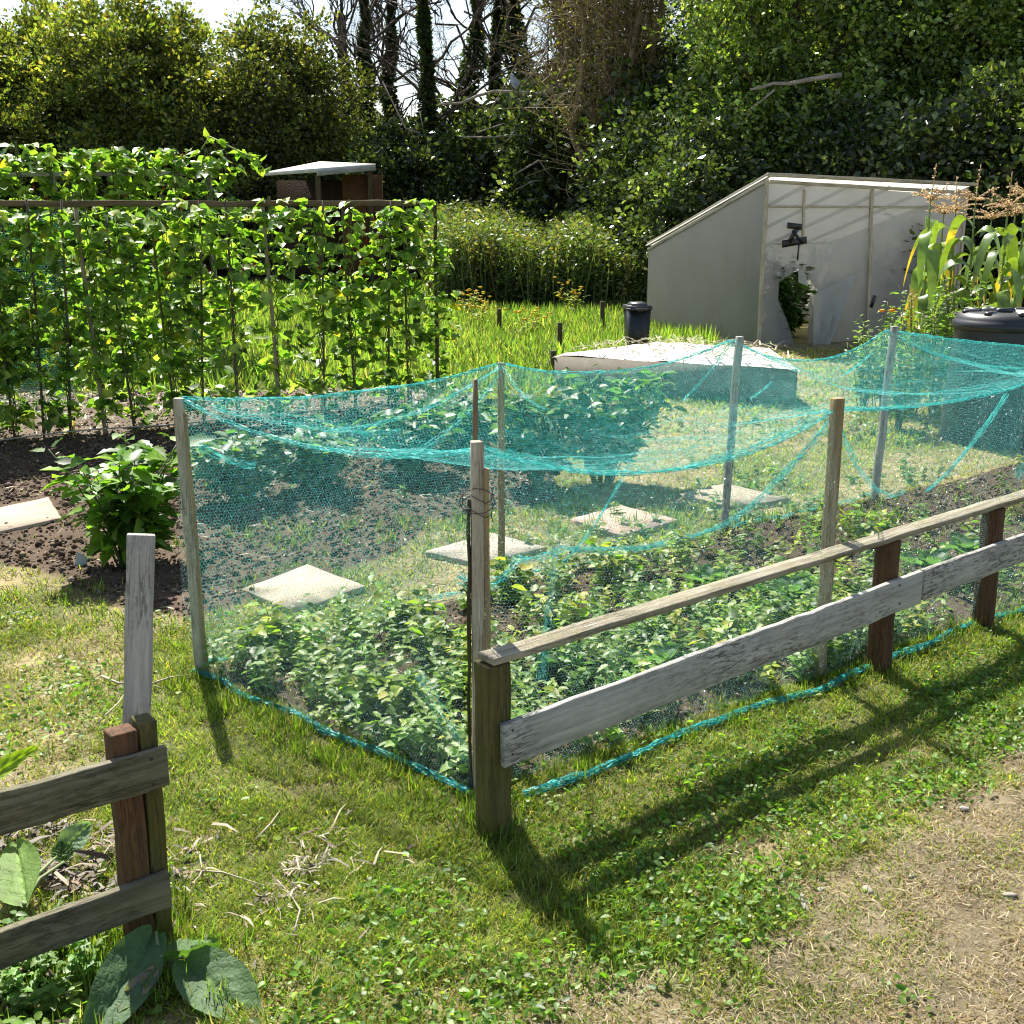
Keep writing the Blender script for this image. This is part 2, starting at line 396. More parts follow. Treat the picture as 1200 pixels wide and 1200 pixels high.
# ------------------------------------------------------------------ world, sun, camera
SUN_EL = R(51.5); SH = np.array([-.352, .936])          # horizontal direction towards the sun
sun_dir = np.array([SH[0] * math.cos(SUN_EL), SH[1] * math.cos(SUN_EL), math.sin(SUN_EL)])
w = bpy.data.worlds.new('World'); bpy.context.scene.world = w; w.use_nodes = True
nt = w.node_tree; nt.nodes.clear(); L = nt.links.new
wo = N(nt, 'ShaderNodeOutputWorld'); bg = N(nt, 'ShaderNodeBackground'); bg.inputs['Strength'].default_value = .068
sky = N(nt, 'ShaderNodeTexSky', sky_type='NISHITA', sun_disc=False, sun_elevation=SUN_EL, sun_rotation=math.atan2(SH[0], SH[1]), dust_density=1.2)
tc = N(nt, 'ShaderNodeTexCoord'); mp = N(nt, 'ShaderNodeMapping'); mp.inputs['Scale'].default_value = (1, 1, 2.6); L(tc.outputs['Generated'], mp.inputs[0])
cn = N(nt, 'ShaderNodeTexNoise', inp={'Scale': 4.2, 'Detail': 7, 'Roughness': .6, 'Distortion': .3}); L(mp.outputs[0], cn.inputs['Vector'])
cr = N(nt, 'ShaderNodeMapRange', inp={'From Min': .50, 'From Max': .68}); L(cn.outputs['Fac'], cr.inputs['Value'])
mx = N(nt, 'ShaderNodeMix', data_type='RGBA'); L(cr.outputs[0], mx.inputs[0]); L(sky.outputs[0], mx.inputs[6]); mx.inputs[7].default_value = (4.6, 5.0, 5.6, 1)
L(mx.outputs[2], bg.inputs['Color']); L(bg.outputs[0], wo.inputs[0])
sl = bpy.data.lights.new('sun', 'SUN'); sl.energy = 5.0; sl.angle = R(.5); sl.color = (1, .955, .87)
so = bpy.data.objects.new('sun', sl); C.objects.link(so); so.location = (-6, 14, 14)
so.rotation_euler = Vector([float(a) for a in sun_dir]).to_track_quat('Z', 'Y').to_euler()
cam = bpy.data.cameras.new('camera'); co = bpy.data.objects.new('camera', cam); C.objects.link(co)
co.location = (0, 0, EYE); co.rotation_euler = (PI / 2 - PITCH, 0, 0)
cam.lens = 36 * F_PX / 1200; cam.sensor_width = 36; cam.clip_end = 1500; cam.clip_start = .05
bpy.context.scene.camera = co
vs = bpy.context.scene.view_settings
vs.view_transform = 'Standard'; vs.look = 'None'; vs.gamma = 1; vs.use_curve_mapping = False; vs.exposure = 1.42
cy = bpy.context.scene.cycles
cy.max_bounces = 8; cy.transparent_max_bounces = 12; cy.diffuse_bounces = 4; cy.use_denoising = True; cy.sample_clamp_indirect = 3.0; cy.filter_width = 1.15

# ------------------------------------------------------------------ layout: posts of the cage, areas of the ground
PA = np.array([-1.20, 4.316]); PB = np.array([-.10, 3.36]); PC = np.array([-.05, 5.36])
PD = np.array([1.16, 6.34]); PE = np.array([2.23, 7.16]); PF = np.array([1.187, 4.316])
PG = np.array([2.56, 5.34]); PH = np.array([4.1, 6.5]); PI_ = np.array([3.9, 8.5])
cage = [PA, PB, PF, PG, PH, PI_, PE, PD, PC]
def g2(x, y): return gp(x, y)[:2]
soilbed = [g2(-260, 545), g2(0, 524), g2(225, 500), g2(505, 474), g2(650, 545), g2(655, 590), g2(520, 612), g2(470, 648), g2(225, 730), g2(130, 712), g2(40, 668), g2(-100, 640), g2(-260, 640)]
beanbed = [g2(-300, 520), g2(0, 524), g2(505, 474), g2(520, 452), g2(250, 460), g2(-300, 468)]
FD = np.array([.765, .645]); FD /= np.linalg.norm(FD); F0 = np.array([-.05, 3.11])
PATH_N = np.array([.616, -.788]); PATH_0 = np.array([.2, 2.43])

SLABPX = [[(283, 690), (345, 716), (428, 686), (360, 661)], [(498, 646), (560, 660), (640, 641), (575, 624)], [(668, 608), (728, 627), (796, 609), (728, 592)],
          [(795, 578), (860, 594), (925, 584), (850, 566)], [(-60, 608), (-60, 636), (72, 606), (57, 582)]]
SLABW = [[g2(a, b_) for a, b_ in q] for q in SLABPX]
def inslab(X, Y):
    o = np.zeros(np.shape(X), bool)
    for q in SLABW: o |= inpoly(X, Y, q)
    return o

def fields(x, y):
    """0..1 weights: soil, path(dry), dryness"""
    wob = (fbm(x, y, 3.1, 5) - .5) * .35
    cg = inpoly(x + wob * .2, y + wob * .2, cage)
    sb = inpoly(x + wob * .35, y + wob * .35, soilbed)
    bb = inpoly(x + wob * .4, y + wob * .4, beanbed)
    s = (x - PATH_0[0]) * PATH_N[0] + (y - PATH_0[1]) * PATH_N[1] + wob * .9
    path = np.clip((s + (fbm(x, y, 7, 52) - .5) * .5 + .05) / .16, 0, 1)
    dry = fbm(x, y, 1.1, 31)
    dry2 = fbm(x, y, 3.3, 77)
    back = (y > 6.2 + .75 * np.maximum(x - .9, 0)) & (x > .5) & (y < 14)
    dryness = np.clip((dry * .6 + dry2 * .4 - .43) * 4.8 + back * .55, 0, 1)
    return cg, sb, bb, path, dryness, s

def ground_h(x, y):
    cg, sb, bb, path, dry, s = fields(x, y)
    h = (fbm(x, y, .8, 3) - .5) * .05
    h = h * np.clip((18 - y) / 8, 0, 1)
    soil = (sb | bb) * 1.0
    h = h + soil * ((fbm(x, y, 9, 9) - .5) * .05 + .012) + cg * (fbm(x, y, 7, 13) - .5) * .05
    # furrow between grass and dug bed
    return h

def grow(a, b, st, lim, k=1.12):
    out = list(np.arange(a, b, st)); d = st
    while out[-1] < lim: d *= k; out.append(out[-1] + d)
    d = st; lo = [out[0]]
    while lo[-1] > -lim: d *= k; lo.append(lo[-1] - d)
    return np.array(lo[:0:-1] + out)
xs = grow(-4.5, 5, .04, 400); ys = grow(1.2, 11.5, .04, 400)
X, Y = np.meshgrid(xs, ys); x = X.ravel(); y = Y.ravel()
cg, sb, bb, path, dry, s = fields(x, y)
h = ground_h(x, y)
green = np.array([.12, .13, .04]); straw = np.array([.32, .26, .14]); soil = np.array([.088, .062, .042]); dsoil = np.array([.20, .16, .12])
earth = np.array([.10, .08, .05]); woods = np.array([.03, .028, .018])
col = green[None] * (1 - dry[:, None]) + straw[None] * dry[:, None]
col = col * .75 + earth[None] * .25
pm = (path * .9)[:, None]; pc = (dsoil * .36 + straw * .26)[None] * (.6 + .75 * fbm(x, y, 6, 23))[:, None]
col = col * (1 - pm) + pc * pm
col[cg] = soil * .8
col[sb] = soil
n = fbm(x, y, 2.3, 44)
col[bb] = (dsoil * .8)[None] * .6 + soil[None] * .4
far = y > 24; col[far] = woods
nx, ny = len(xs), len(ys)
ii = (np.arange(ny - 1)[:, None] * nx + np.arange(nx - 1)[None]).ravel()
F4 = np.stack([ii, ii + 1, ii + nx + 1, ii + nx], 1)
gm = MB().add(np.stack([x, y, h], 1), F4, None, col)
g = obj('ground', gm, M['ground'], smooth=True); tag(g, kind='structure')

def hg(p):
    return float(ground_h(np.array([p[0]]), np.array([p[1]]))[0])

# clods and crumbs of soil
def area_pts(n, x0, x1, y0, y1, fn, r=RNG):
    X = r.uniform(x0, x1, n); Y = r.uniform(y0, y1, n)
    k = fn(X, Y); return X[k], Y[k]
def fsoil(X, Y):
    cg, sb, bb, path, dry, s = fields(X, Y); return ((sb | (bb & (RNG.random(len(X)) < .35)) | (cg & (RNG.random(len(X)) < .55))) & ~inslab(X, Y))
X, Y = area_pts(150000, -6, 4.2, 3.2, 11.5, fsoil)
n = len(X); S = RNG.gamma(2.0, .0075, n).clip(.004, .06)
col = pal(n, [(.095, .066, .044), (.125, .09, .06), (.06, .042, .03), (.19, .15, .11)], [4, 3, 3, .7])
m = MB().inst(T_CLOD, np.stack([X, Y, ground_h(X, Y) + S * .12], 1), rdir(n), rdir(n), S, col, S * RNG.uniform(.6, 1.2, n))
tag(obj('soil_crumbs', m, M['clod']), 'brown crumbs and clods of dug earth over the beds', 'soil', kind='stuff')

# ------------------------------------------------------------------ lawn
def grassify(n, x0, x1, y0, y1, mb, mb2, dens_fn, hgt, wid, r=RNG):
    X = r.uniform(x0, x1, n); Y = r.uniform(y0, y1, n)
    cg, sb, bb, path, dry, s = fields(X, Y)
    tuft = fbm(X, Y, 14, 61, 2)
    keep = (r.random(len(X)) < dens_fn(X, Y, cg, sb, bb, path, dry, tuft)) & ~inslab(X, Y)
    X, Y, path, dry, s, tuft = X[keep], Y[keep], path[keep], dry[keep], s[keep], tuft[keep]
    n = len(X)
    if n == 0: return
    isdry = r.random(n) < (dry * .55 + path * np.clip(1.25 - 1.3 * fbm(X, Y, 4.2, 73) , .15, .75) + .12)
    gcol = pal(n, [(.19, .28, .035), (.27, .33, .045), (.10, .18, .025), (.38, .36, .06)], [4, 3.5, 1.5, 2.5], .2, r)
    lush = np.clip((s + .95) / .25, 0, 1) * (1 - np.clip((s + .12) / .1, 0, 1))
    gcol *= (1 + .5 * (fbm(X, Y, 1.6, 91) - .5))[:, None]
    scol = pal(n, [(.34, .26, .14), (.42, .33, .20), (.22, .15, .08), (.30, .25, .09)], [3, 2, 2, 2], .2, r)
    c = np.where(isdry[:, None], scol, gcol)
    lean = np.where(isdry, r.uniform(-.1, .5, n), r.uniform(.25, 1.1, n))
    a = r.uniform(0, 2 * PI, n)
    D = np.stack([np.cos(a), np.sin(a), lean * 1.3], 1)
    LL = hgt * r.uniform(.5, 1.5, n) * (.6 + tuft * .8) * (1 - .45 * path)
    Nn = np.cross(D, np.stack([-np.sin(a), np.cos(a), np.zeros(n)], 1))
    Nn = Nn + r.normal(0, .35, (n, 3))
    P = np.stack([X, Y, ground_h(X, Y) - .002], 1)
    mb.inst(T_BLADE, P, D, Nn, LL, c, wid * r.uniform(.6, 1.3, n))

near = MB()
den = lambda X, Y, cg, sb, bb, path, dry, t: np.where(sb | bb, .02, np.where(cg, .10, (1 - .30 * dry) * (1 - .12 * path) * np.clip(t * 1.9 - .1, .25, 1)))
grassify(430000, -2.6, 3.6, 1.7, 4.9, near, None, den, .034, .0034)
grassify(170000, -2.0, 2.2, 1.7, 3.3, near, None, den, .026, .0026)
grassify(200000, -4.0, 5.5, 4.6, 9.0, near, None, den, .038, .0055)
grassify(90000, -1, 8, 9.0, 15, near, None, den, .06, .011)
tag(obj('lawn_grass', near, M['grass']), 'short sunlit lawn grass, green with dry yellow patches', 'grass', kind='stuff')

# taller tufts along posts, cage foot and fence
m = MB()
def tufts(p0, p1, cnt, per, spread, hh, col=None, wid=.0045):
    for k in range(cnt):
        t = RNG.random(); c = np.asarray(p0) * (1 - t) + np.asarray(p1) * t + RNG.normal(0, spread, 2)
        n = per; a = RNG.uniform(0, 2 * PI, n)
        D = np.stack([np.cos(a), np.sin(a), RNG.uniform(.8, 3.2, n)], 1)
        P = np.stack([c[0] + RNG.normal(0, .018, n), c[1] + RNG.normal(0, .018, n), np.full(n, hg(c) - .004)], 1)
        Nn = np.stack([np.cos(a), np.sin(a), -.3 * np.ones(n)], 1) + RNG.normal(0, .3, (n, 3))
        m.inst(T_BLADE, P, D, Nn, hh * .75 * RNG.uniform(.4, 1.3, n), pal(n, [(.12, .2, .03), (.18, .25, .04), (.07, .13, .02), (.35, .3, .16)], [4, 3, 2, 1]), wid)
tufts(PA - [.1, .1], PB - [.1, .1], 70, 16, .06, .10)
tufts(PB + [.1, -.06], PG + [0, -.06], 120, 14, .06, .09)
tufts(F0, F0, 16, 18, .05, .11); tufts(F0 + FD * 1.9, F0 + FD * 1.9, 9, 16, .05, .09)
tufts(g2(80, 1100), g2(200, 1110), 60, 16, .09, .13); tufts(g2(0, 1150), g2(300, 1190), 50, 14, .12, .10)
tufts(g2(600, 1000), g2(760, 1130), 60, 14, .09, .075)
for px_, _, _ in (([(283, 690), (345, 716), (428, 686), (360, 661)], 0, 0), ([(498, 646), (560, 660), (640, 641), (575, 624)], 0, 0), ([(668, 608), (728, 627), (796, 609), (728, 592)], 0, 0), ([(795, 578), (860, 594), (925, 584), (850, 566)], 0, 0)):
    for i_ in range(4): tufts(g2(*px_[i_]), g2(*px_[(i_ + 1) % 4]), 12, 12, .02, .05)
tufts(g2(240, 640), g2(650, 620), 60, 14, .15, .12); tufts(g2(650, 620), g2(1100, 600), 60, 14, .2, .12, wid=.007)
tufts(g2(40, 690), g2(230, 760), 40, 14, .12, .08)
tag(obj('grass_tufts', m, M['grass']), 'longer grass tufts along the foot of the cage and fence', 'grass', kind='stuff')

# clover and low broad-leaved weeds in the lawn
def broad(n, x0, x1, y0, y1, fn, size, zhi, cols, w, T=T_ROUND, mat='leaf', name='clover', label='', r=RNG):
    X = r.uniform(x0, x1, n); Y = r.uniform(y0, y1, n)
    f = fields(X, Y); k = r.random(n) < fn(X, Y, *f); X, Y = X[k], Y[k]; n = len(X)
    z = ground_h(X, Y) + r.uniform(.004, zhi, n)
    D = rdir(n, -.3, .5, r); Nn = rdir(n, .3, 1, r); S = size * r.uniform(.5, 1.5, n)
    mb = MB().inst(T, np.stack([X, Y, z], 1), D, Nn, S, pal(n, cols, w, .2, r))
    tag(obj(name, mb, M[mat]), label, 'ground cover', kind='stuff')
def fclover(X, Y, cg, sb, bb, path, dry, s):
    band = np.clip((s + .72) / .2, 0, 1) * (1 - np.clip((s - .0) / .1, 0, 1))
    out = ~(cg | sb | bb)
    return out * np.clip(band * .9 * np.clip(fbm(X, Y, 3, 8) * 3 - .9, 0, 1) + .28 * np.clip(fbm(X, Y, 2.2, 19) * 5 - 2.6, 0, 1) - path * .15, 0.0, 1)
broad(100000, -2.4, 3.6, 1.7, 5, fclover, .0095, .030, [(.12, .22, .03), (.18, .29, .045), (.07, .14, .025), (.26, .33, .07)], [4, 3, 2, 1.4], name='clover', label='low clover and weeds in a lush green band beside the dry path')
broad(75000, -2.4, 3.6, 1.7, 5, fclover, .021, .032, [(.12, .24, .03), (.18, .31, .045), (.07, .15, .025), (.26, .35, .07)], [4, 3, 2, 1.4], T=T_SER, name='low_weeds', label='jagged low weeds in the lush green band beside the path')
# straw litter lying flat on the path and about the lawn
def straw_litter(n, x0, x1, y0, y1, fn, L0, name, label, wid=.0022, r=RNG):
    X = r.uniform(x0, x1, n); Y = r.uniform(y0, y1, n)
    f = fields(X, Y); k = (r.random(n) < fn(*f)) & ~inslab(X, Y); X, Y = X[k], Y[k]; n = len(X)
    a = r.uniform(0, 2 * PI, n); D = np.stack([np.cos(a), np.sin(a), r.normal(0, .15, n)], 1)
    Nn = np.stack([r.normal(0, .3, n), r.normal(0, .3, n), np.ones(n)], 1)
    mb = MB().inst(T_BLADE, np.stack([X, Y, ground_h(X, Y) + r.uniform(.003, .016, n)], 1), D, Nn, L0 * r.uniform(.4, 1.6, n),
                   pal(n, [(.28, .22, .12), (.22, .17, .09), (.36, .30, .19), (.10, .07, .04)], [4, 3, 1.2, 1.8], .25, r), wid * r.uniform(.6, 1.8, n))
    tag(obj(name, mb, M['stem']), label, 'litter', kind='stuff')
straw_litter(80000, -2.4, 3.8, 1.7, 5, lambda cg, sb, bb, path, dry, s: path * .85 + dry * .14 + .03 + sb * .05, .030, 'dry_straw', 'pale dry grass clippings lying on the worn path', wid=.0013)
straw_litter(16000, -5, 6, 4, 12, lambda cg, sb, bb, path, dry, s: bb * .8 + sb * .10 + dry * .3, .06, 'dry_litter', 'pale dead stalks and litter below the beans', wid=.006)
def heap(cx, cy, rx, ry):
    return lambda X, Y: np.clip(1.3 - ((X - cx) / rx) ** 2 - ((Y - cy) / ry) ** 2, 0, 1) * np.clip(fbm(X, Y, 9, 4) * 5 - 2.0, 0, 1)
def litter_xy(n, cx, cy, rx, ry, name, label, L0, wid, cols):
    X = RNG.normal(cx, rx, n); Y = RNG.normal(cy, ry, n); k = RNG.random(n) < np.clip(fbm(X, Y, 8, 4, 2) * 5 - 2.0, 0, 1); X, Y = X[k], Y[k]; n = len(X)
    a = RNG.uniform(0, 2 * PI, n); D = np.stack([np.cos(a), np.sin(a), RNG.normal(.05, .2, n)], 1)
    mb = MB().inst(T_BLADE, np.stack([X, Y, ground_h(X, Y) + RNG.uniform(.01, .035, n)], 1), D, np.stack([RNG.normal(0, .5, n), RNG.normal(0, .5, n), np.ones(n)], 1), L0 * RNG.gamma(3, .33, n), pal(n, cols, None, .25), wid * RNG.uniform(.5, 2, n))
    tag(obj(name, mb, M['stem']), label, 'litter', kind='stuff')
litter_xy(900, -.66, 2.90, .13, .10, 'dead_stalks', 'heap of dead stalks on the lawn beside the left fence', .045, .004, [(.25, .20, .12), (.14, .10, .06), (.08, .055, .035), (.30, .26, .18)])
litter_xy(3000, -1.35, 2.75, .22, .22, 'dead_leaves', 'dark dead leaves and stalks on the earth behind the mossy boards', .05, .008, [(.07, .05, .03), (.13, .09, .055), (.04, .028, .018), (.20, .16, .11)])

# meadow
def fmeadow(X, Y):
    return (Y > 11.3 + .0 * X) & (X > -9) & (X < 2.2 + (Y - 11) * .1) & ~inpoly(X, Y, beanbed) & (Y > 10.9 - .5 * (X + 3))
X, Y = area_pts(150000, -9, 6, 9.5, 27, fmeadow); n = len(X)
k = RNG.random(n) < np.clip(.25 + fbm(X, Y, .9, 3) * 1.1, 0, 1); X, Y = X[k], Y[k]; n = len(X)
a = RNG.uniform(0, 2 * PI, n); D = np.stack([np.cos(a), np.sin(a), RNG.uniform(.2, 2.2, n)], 1)
pt = fbm(X, Y, .8, 51)
c = pal(n, [(.13, .21, .045), (.18, .25, .06), (.09, .15, .035), (.30, .28, .11)], [4, 4, 2, 1.6])
c = c * (.75 + .6 * pt)[:, None]
m = MB().inst(T_BLADE, np.stack([X, Y, ground_h(X, Y)], 1), D, np.stack([np.cos(a), np.sin(a), -.3 * np.ones(n)], 1) + RNG.normal(0, .4, (n, 3)),
              (.12 + .20 * pt) * RNG.uniform(.5, 1.3, n), c * 1.15, RNG.uniform(.012, .028, n))
tag(obj('meadow_grass', m, M['grass']), 'bright tall meadow grass between the beans and the thicket', 'grass', kind='stuff')

# ------------------------------------------------------------------ netting
def piece(posts, tops, sags):
    P = [np.array([p[0], p[1], t]) for p, t in zip(posts, tops)]
    Ls = [np.linalg.norm(P[i + 1] - P[i]) for i in range(len(P) - 1)]
    cum = np.concatenate([[0], np.cumsum(Ls)])
    def fn(u):
        u = np.clip(np.asarray(u, float), 0, cum[-1])
        i = np.clip(np.searchsorted(cum, u, side='right') - 1, 0, len(Ls) - 1)
        t = (u - cum[i]) / np.array(Ls)[i]
        A = np.array(P)[i]; B = np.array(P)[i + 1]
        o = A * (1 - t[:, None]) + B * t[:, None]
        sg = np.array(sags)[i]
        o[:, 2] -= sg * (1 - np.abs(2 * t - 1) ** 2.2)
        return o
    return fn, cum[-1]

def hexnet(mb, S, Lu, Lv, cw=.014, ch=.012, th=.0013, colv=(1, 1, 1), hole=None, glint_tint=0.0):
    dx = cw / 2; nu = int(Lu / dx); nv = int(Lv / ch)
    I, J = np.meshgrid(np.arange(nu + 1), np.arange(nv + 1), indexing='ij')
    U = I * dx; V = J * ch + np.where((I + J) % 2 == 0, -1, 1) * ch * .17
    u = U.ravel(); v = np.clip(V.ravel(), 0, Lv)
    P = S(u, v); e = 1e-3; P = P + RNG.normal(0, cw * .06, P.shape)
    Nn = unit(np.cross(S(u + e, v) - P, S(u, v + e) - P))
    idx = (I * (nv + 1) + J)
    a1 = idx[:-1, :].ravel(); b1 = idx[1:, :].ravel()
    kk = ((I + J) % 2 == 1)[:, :-1]
    a2 = idx[:, :-1][kk]; b2 = idx[:, 1:][kk]
    A = np.concatenate([a1, a2]); B = np.concatenate([b1, b2])
    if hole is not None:
        k = ~hole(u[A], v[A]); A, B = A[k], B[k]
    p, q = P[A], P[B]; d = unit(q - p); nn = unit(Nn[A] + RNG.normal(0, .25, (len(A), 3))); sd = np.cross(d, nn) * th / 2
    Vv = np.stack([p - sd, p + sd, q + sd, q - sd], 1).reshape(-1, 3)
    Fq = np.arange(len(Vv)).reshape(-1, 4)
    gl_ = np.where(RNG.random((len(A), 1)) < glint_tint, 2.6, 1.0) * (1 + RNG.normal(0, .15, (len(A), 1)))  # random threads tinted brighter: white sun glints put into the colour
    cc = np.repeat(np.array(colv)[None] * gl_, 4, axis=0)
    mb.add(Vv, Fq, None, cc)

def cord(mb, pts, r=.012, strands=14, th=.0026, col=(1.1, 1.1, 1.1), wild=1.0, seg=.018):
    """a bunched fold of netting: many wandering strands round a line"""
    pts = np.asarray(pts, float)
    Ls = np.concatenate([[0], np.cumsum(np.linalg.norm(np.diff(pts, axis=0), axis=1))])
    n = max(8, int(Ls[-1] / seg)); t = np.linspace(0, Ls[-1], n)
    c = np.stack([np.interp(t, Ls, pts[:, k]) for k in range(3)], 1)
    for k in range(3):
        c[2:-2, k] = (c[:-4, k] + c[1:-3, k] + c[2:-2, k] + c[3:-1, k] + c[4:, k]) / 5
    d = unit(np.gradient(c, axis=0)); up = np.array([0.1, .2, 1.0]); a = unit(np.cross(d, up)); b = np.cross(d, a)
    for s_ in range(strands):
        ph = RNG.uniform(0, 2 * PI); fr = RNG.uniform(2, 9); rr = r * RNG.uniform(.2, 1.15)
        ang = ph + fr * t + wild * np.cumsum(RNG.normal(0, .35, n))
        mod = rr * (.6 + .7 * vnoise(t * 9 + ph * 7, np.full(n, s_ + .5), 7))
        P = c + a * (np.cos(ang) * mod)[:, None] + b * (np.sin(ang) * mod)[:, None]
        nn = rdir(n); sd = unit(np.cross(d, nn)) * (th * RNG.uniform(.5, 1.3)) / 2
        V = np.empty((2 * n, 3)); V[0::2] = P - sd; V[1::2] = P + sd
        i = np.arange(n - 1) * 2
        mb.add(V, np.stack([i, i + 1, i + 3, i + 2], 1), None, np.array(col) * RNG.uniform(.75, 1.25))

def wob3(u, v, n, seed, amp=.02, s=4.):
    return n[None] * ((fbm(u, v * .6, s, seed, 3) - .5) * 2 * amp)[:, None]

topA = 1.075
nearF, nearL = piece([PB, PF, PG, PH], [1.085, 1.04, 1.09, 1.08], [.15, .07, .12])
farF, farL = piece([PA, PC, PD, PE, PI_], [1.075, 1.07, 1.075, 1.04, .78], [.055, .10, .15, .02])
frF, frL = piece([PA, PB], [1.07, 1.075], [.085])
endF, endL = piece([PH, PI_], [1.08, .78], [.05])
net = thing('crop_net', (.5, 4.8, 0), 'teal mesh netting draped over white stakes round the vegetable bed', 'netting')
HN = 1.07
def side_panel(name, top, Ltop, nrm, seed, cw, ch, th, bulge=.05, botoff=.03, hole=None, amp=.018, mat='sidenet'):
    nrm = np.array([nrm[0], nrm[1], 0.]); nrm /= np.linalg.norm(nrm)
    def S(u, v):
        T = top(u); t = (v / HN)
        o = T.copy(); o[:, 2] = T[:, 2] * (1 - t) + .012 * t
        o += nrm[None] * (botoff * t + bulge * np.sin(t * PI) * (.3 + vnoise(u * 1.7, u * 0, seed)) )[:, None]
        # pleats hanging from the top edge
        pl = np.sin(u * 23 + 3 * vnoise(u * 3, v * 2, seed + 3) * 2) * .007 * (1 - t)
        o += nrm[None] * pl[:, None]
        o += wob3(u, v, nrm, seed + 9, amp, 5)
        o[:, 2] += (fbm(u, v, 3, seed + 40, 2) - .5) * .03 * np.sin(t * PI)
        return o
    mb = MB(); hexnet(mb, S, Ltop, HN, cw, ch, th, hole=hole, glint_tint=.15 if mat == 'sidenet' else .02)
    return obj(name, mb, M[mat], net), S
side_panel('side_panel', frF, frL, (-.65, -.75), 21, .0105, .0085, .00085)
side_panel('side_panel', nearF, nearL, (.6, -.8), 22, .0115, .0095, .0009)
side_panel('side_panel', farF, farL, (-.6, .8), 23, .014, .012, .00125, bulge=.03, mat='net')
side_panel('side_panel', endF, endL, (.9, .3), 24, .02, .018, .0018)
def Stop(u, v):
    a = u / nearL
    T0 = nearF(u); T1 = farF(u * 0 + (a * farL))
    # the near-left corner A-B closes the front
    t = (v / 1.46)[:, None]
    o = T0 * (1 - t) + T1 * t
    ft = frF(np.clip(frL * (1 - v / 1.46), 0, frL))
    k = np.clip(1 - u / .5, 0, 1)[:, None] ** 2
    o[:, 2:3] = o[:, 2:3] * (1 - k) + ft[:, 2:3] * k
    o[:, 2] -= (.11 * np.sin(t[:, 0] * PI) * np.clip(u / .6, 0, 1)) * (.6 + .8 * vnoise(u * 1.3, v * 1.1, 5))
    o[:, 2] += (fbm(u, v, 2.6, 66, 3) - .5) * .09 * np.sin(t[:, 0] * PI)
    return o
mb = MB(); hexnet(mb, Stop, nearL, 1.46, .0135, .0115, .00095)
obj('top_panel', mb, M['net'], net)
# hems and ground edge
mb = MB()
cord(mb, frF(np.linspace(0, frL, 40)), .010, 16, .0018, (1.3, 1.25, 1.25)); cord(mb, nearF(np.linspace(0, nearL, 90)) , .010, 14, .0018, (1.2, 1.15, 1.15))
cord(mb, farF(np.linspace(0, farL, 90)), .009, 10); cord(mb, endF(np.linspace(0, endL, 30)), .014, 10)
obj('top_hem', mb, M['net'], net)
mb = MB()
def gl(a, b, off, z=.02, n=30, wig=.05):
    a = np.asarray(a); b = np.asarray(b); t = np.linspace(0, 1, n)[:, None]
    p = a * (1 - t) + b * t + np.asarray(off)[None]
    q = np.array([hg(k) for k in p]) + z
    p = p + (np.stack([fbm(t[:, 0] * 9, t[:, 0] * 0 + a[0], 1, 3), fbm(t[:, 0] * 9, t[:, 0] * 0 + a[1], 1, 8)], 1) - .5) * 2 * wig
    return np.column_stack([p, q + (fbm(t[:, 0] * 14, t[:, 0] * 0, 1, 5) - .4) * .03])
cord(mb, gl(PA, PB, (-.03, -.03)), .013, 24, .0038, (.9, .95, .95)); cord(mb, gl(PB + [.12, 0], PG, (.03, -.05), n=50), .013, 24, .0038, (.95, 1, 1)); cord(mb, gl(PG, PH, (.03, -.05)), .015, 16)
cord(mb, gl(PA, PC, (-.02, .03)), .012, 14); cord(mb, gl(PC, PD, (0, .03)), .012, 14); cord(mb, gl(PD, PE, (0, .03)), .014, 14)
obj('ground_hem', mb, M['net'], net)
mb = MB()
def v3(p, z): return np.array([p[0], p[1], z])
def sagline(a, b, s, n=24):
    t = np.linspace(0, 1, n)[:, None]; o = a * (1 - t) + b * t; o[:, 2] -= s * 4 * (t * (1 - t))[:, 0]; return o
def fold(a, b, s, r, k, **kw): cord(mb, sagline(np.asarray(a, float), np.asarray(b, float), s), r, k, **kw)
fold(v3(PF, 1.03), gp(802, 628, .02), .12, .016, 16, th=.0022)
fold(yp(958, 488, 4.5), yp(800, 548, 5.6), .02, .014, 14, th=.0022)
fold(yp(1180, 462, 5.6), gp(1085, 576, .03), .05, .013, 18, th=.0026, col=(1.5, 1.4, 1.4))
fold(v3(PG, 1.05), yp(1192, 560, 5.6), .0, .03, 18)
fold(yp(250, 478, 4.35), yp(470, 505, 4.7), .03, .010, 9, th=.002)
fold(yp(585, 432, 5.3), yp(380, 508, 4.35), .05, .010, 10, th=.002, col=(1.3, 1.25, 1.25))
fold(yp(585, 440, 5.3), yp(490, 530, 4.0), .03, .012, 8, th=.0018, col=(1.2, 1.2, 1.2))
fold(yp(232, 520, 4.3), yp(300, 545, 4.4), .02, .018, 12, th=.002, col=(1.3, 1.3, 1.3))
fold(yp(649, 640, 3.95), yp(634, 800, 3.72), 0, .022, 16, th=.0011, col=(1.4, 1.3, 1.3))
fold(yp(660, 660, 3.95), yp(740, 540, 3.95), .03, .010, 8, th=.0018)
fold(yp(490, 790, 3.52), yp(548, 890, 3.38), .0, .022, 16, th=.0010, col=(1.4, 1.3, 1.3))
fold(yp(536, 676, 3.42), yp(585, 682, 3.36), .02, .018, 16, th=.0022)
fold(yp(585, 682, 3.36), yp(606, 655, 3.5), .01, .012, 12, th=.0022)
fold(yp(606, 655, 3.5), yp(655, 642, 4.3), .02, .014, 12, th=.0022)
fold(yp(655, 642, 4.3), gp(800, 632, .03), .03, .016, 14, th=.0022)
fold(v3(PC, 1.07), yp(640, 478, 4.7), .04, .008, 8, th=.002)
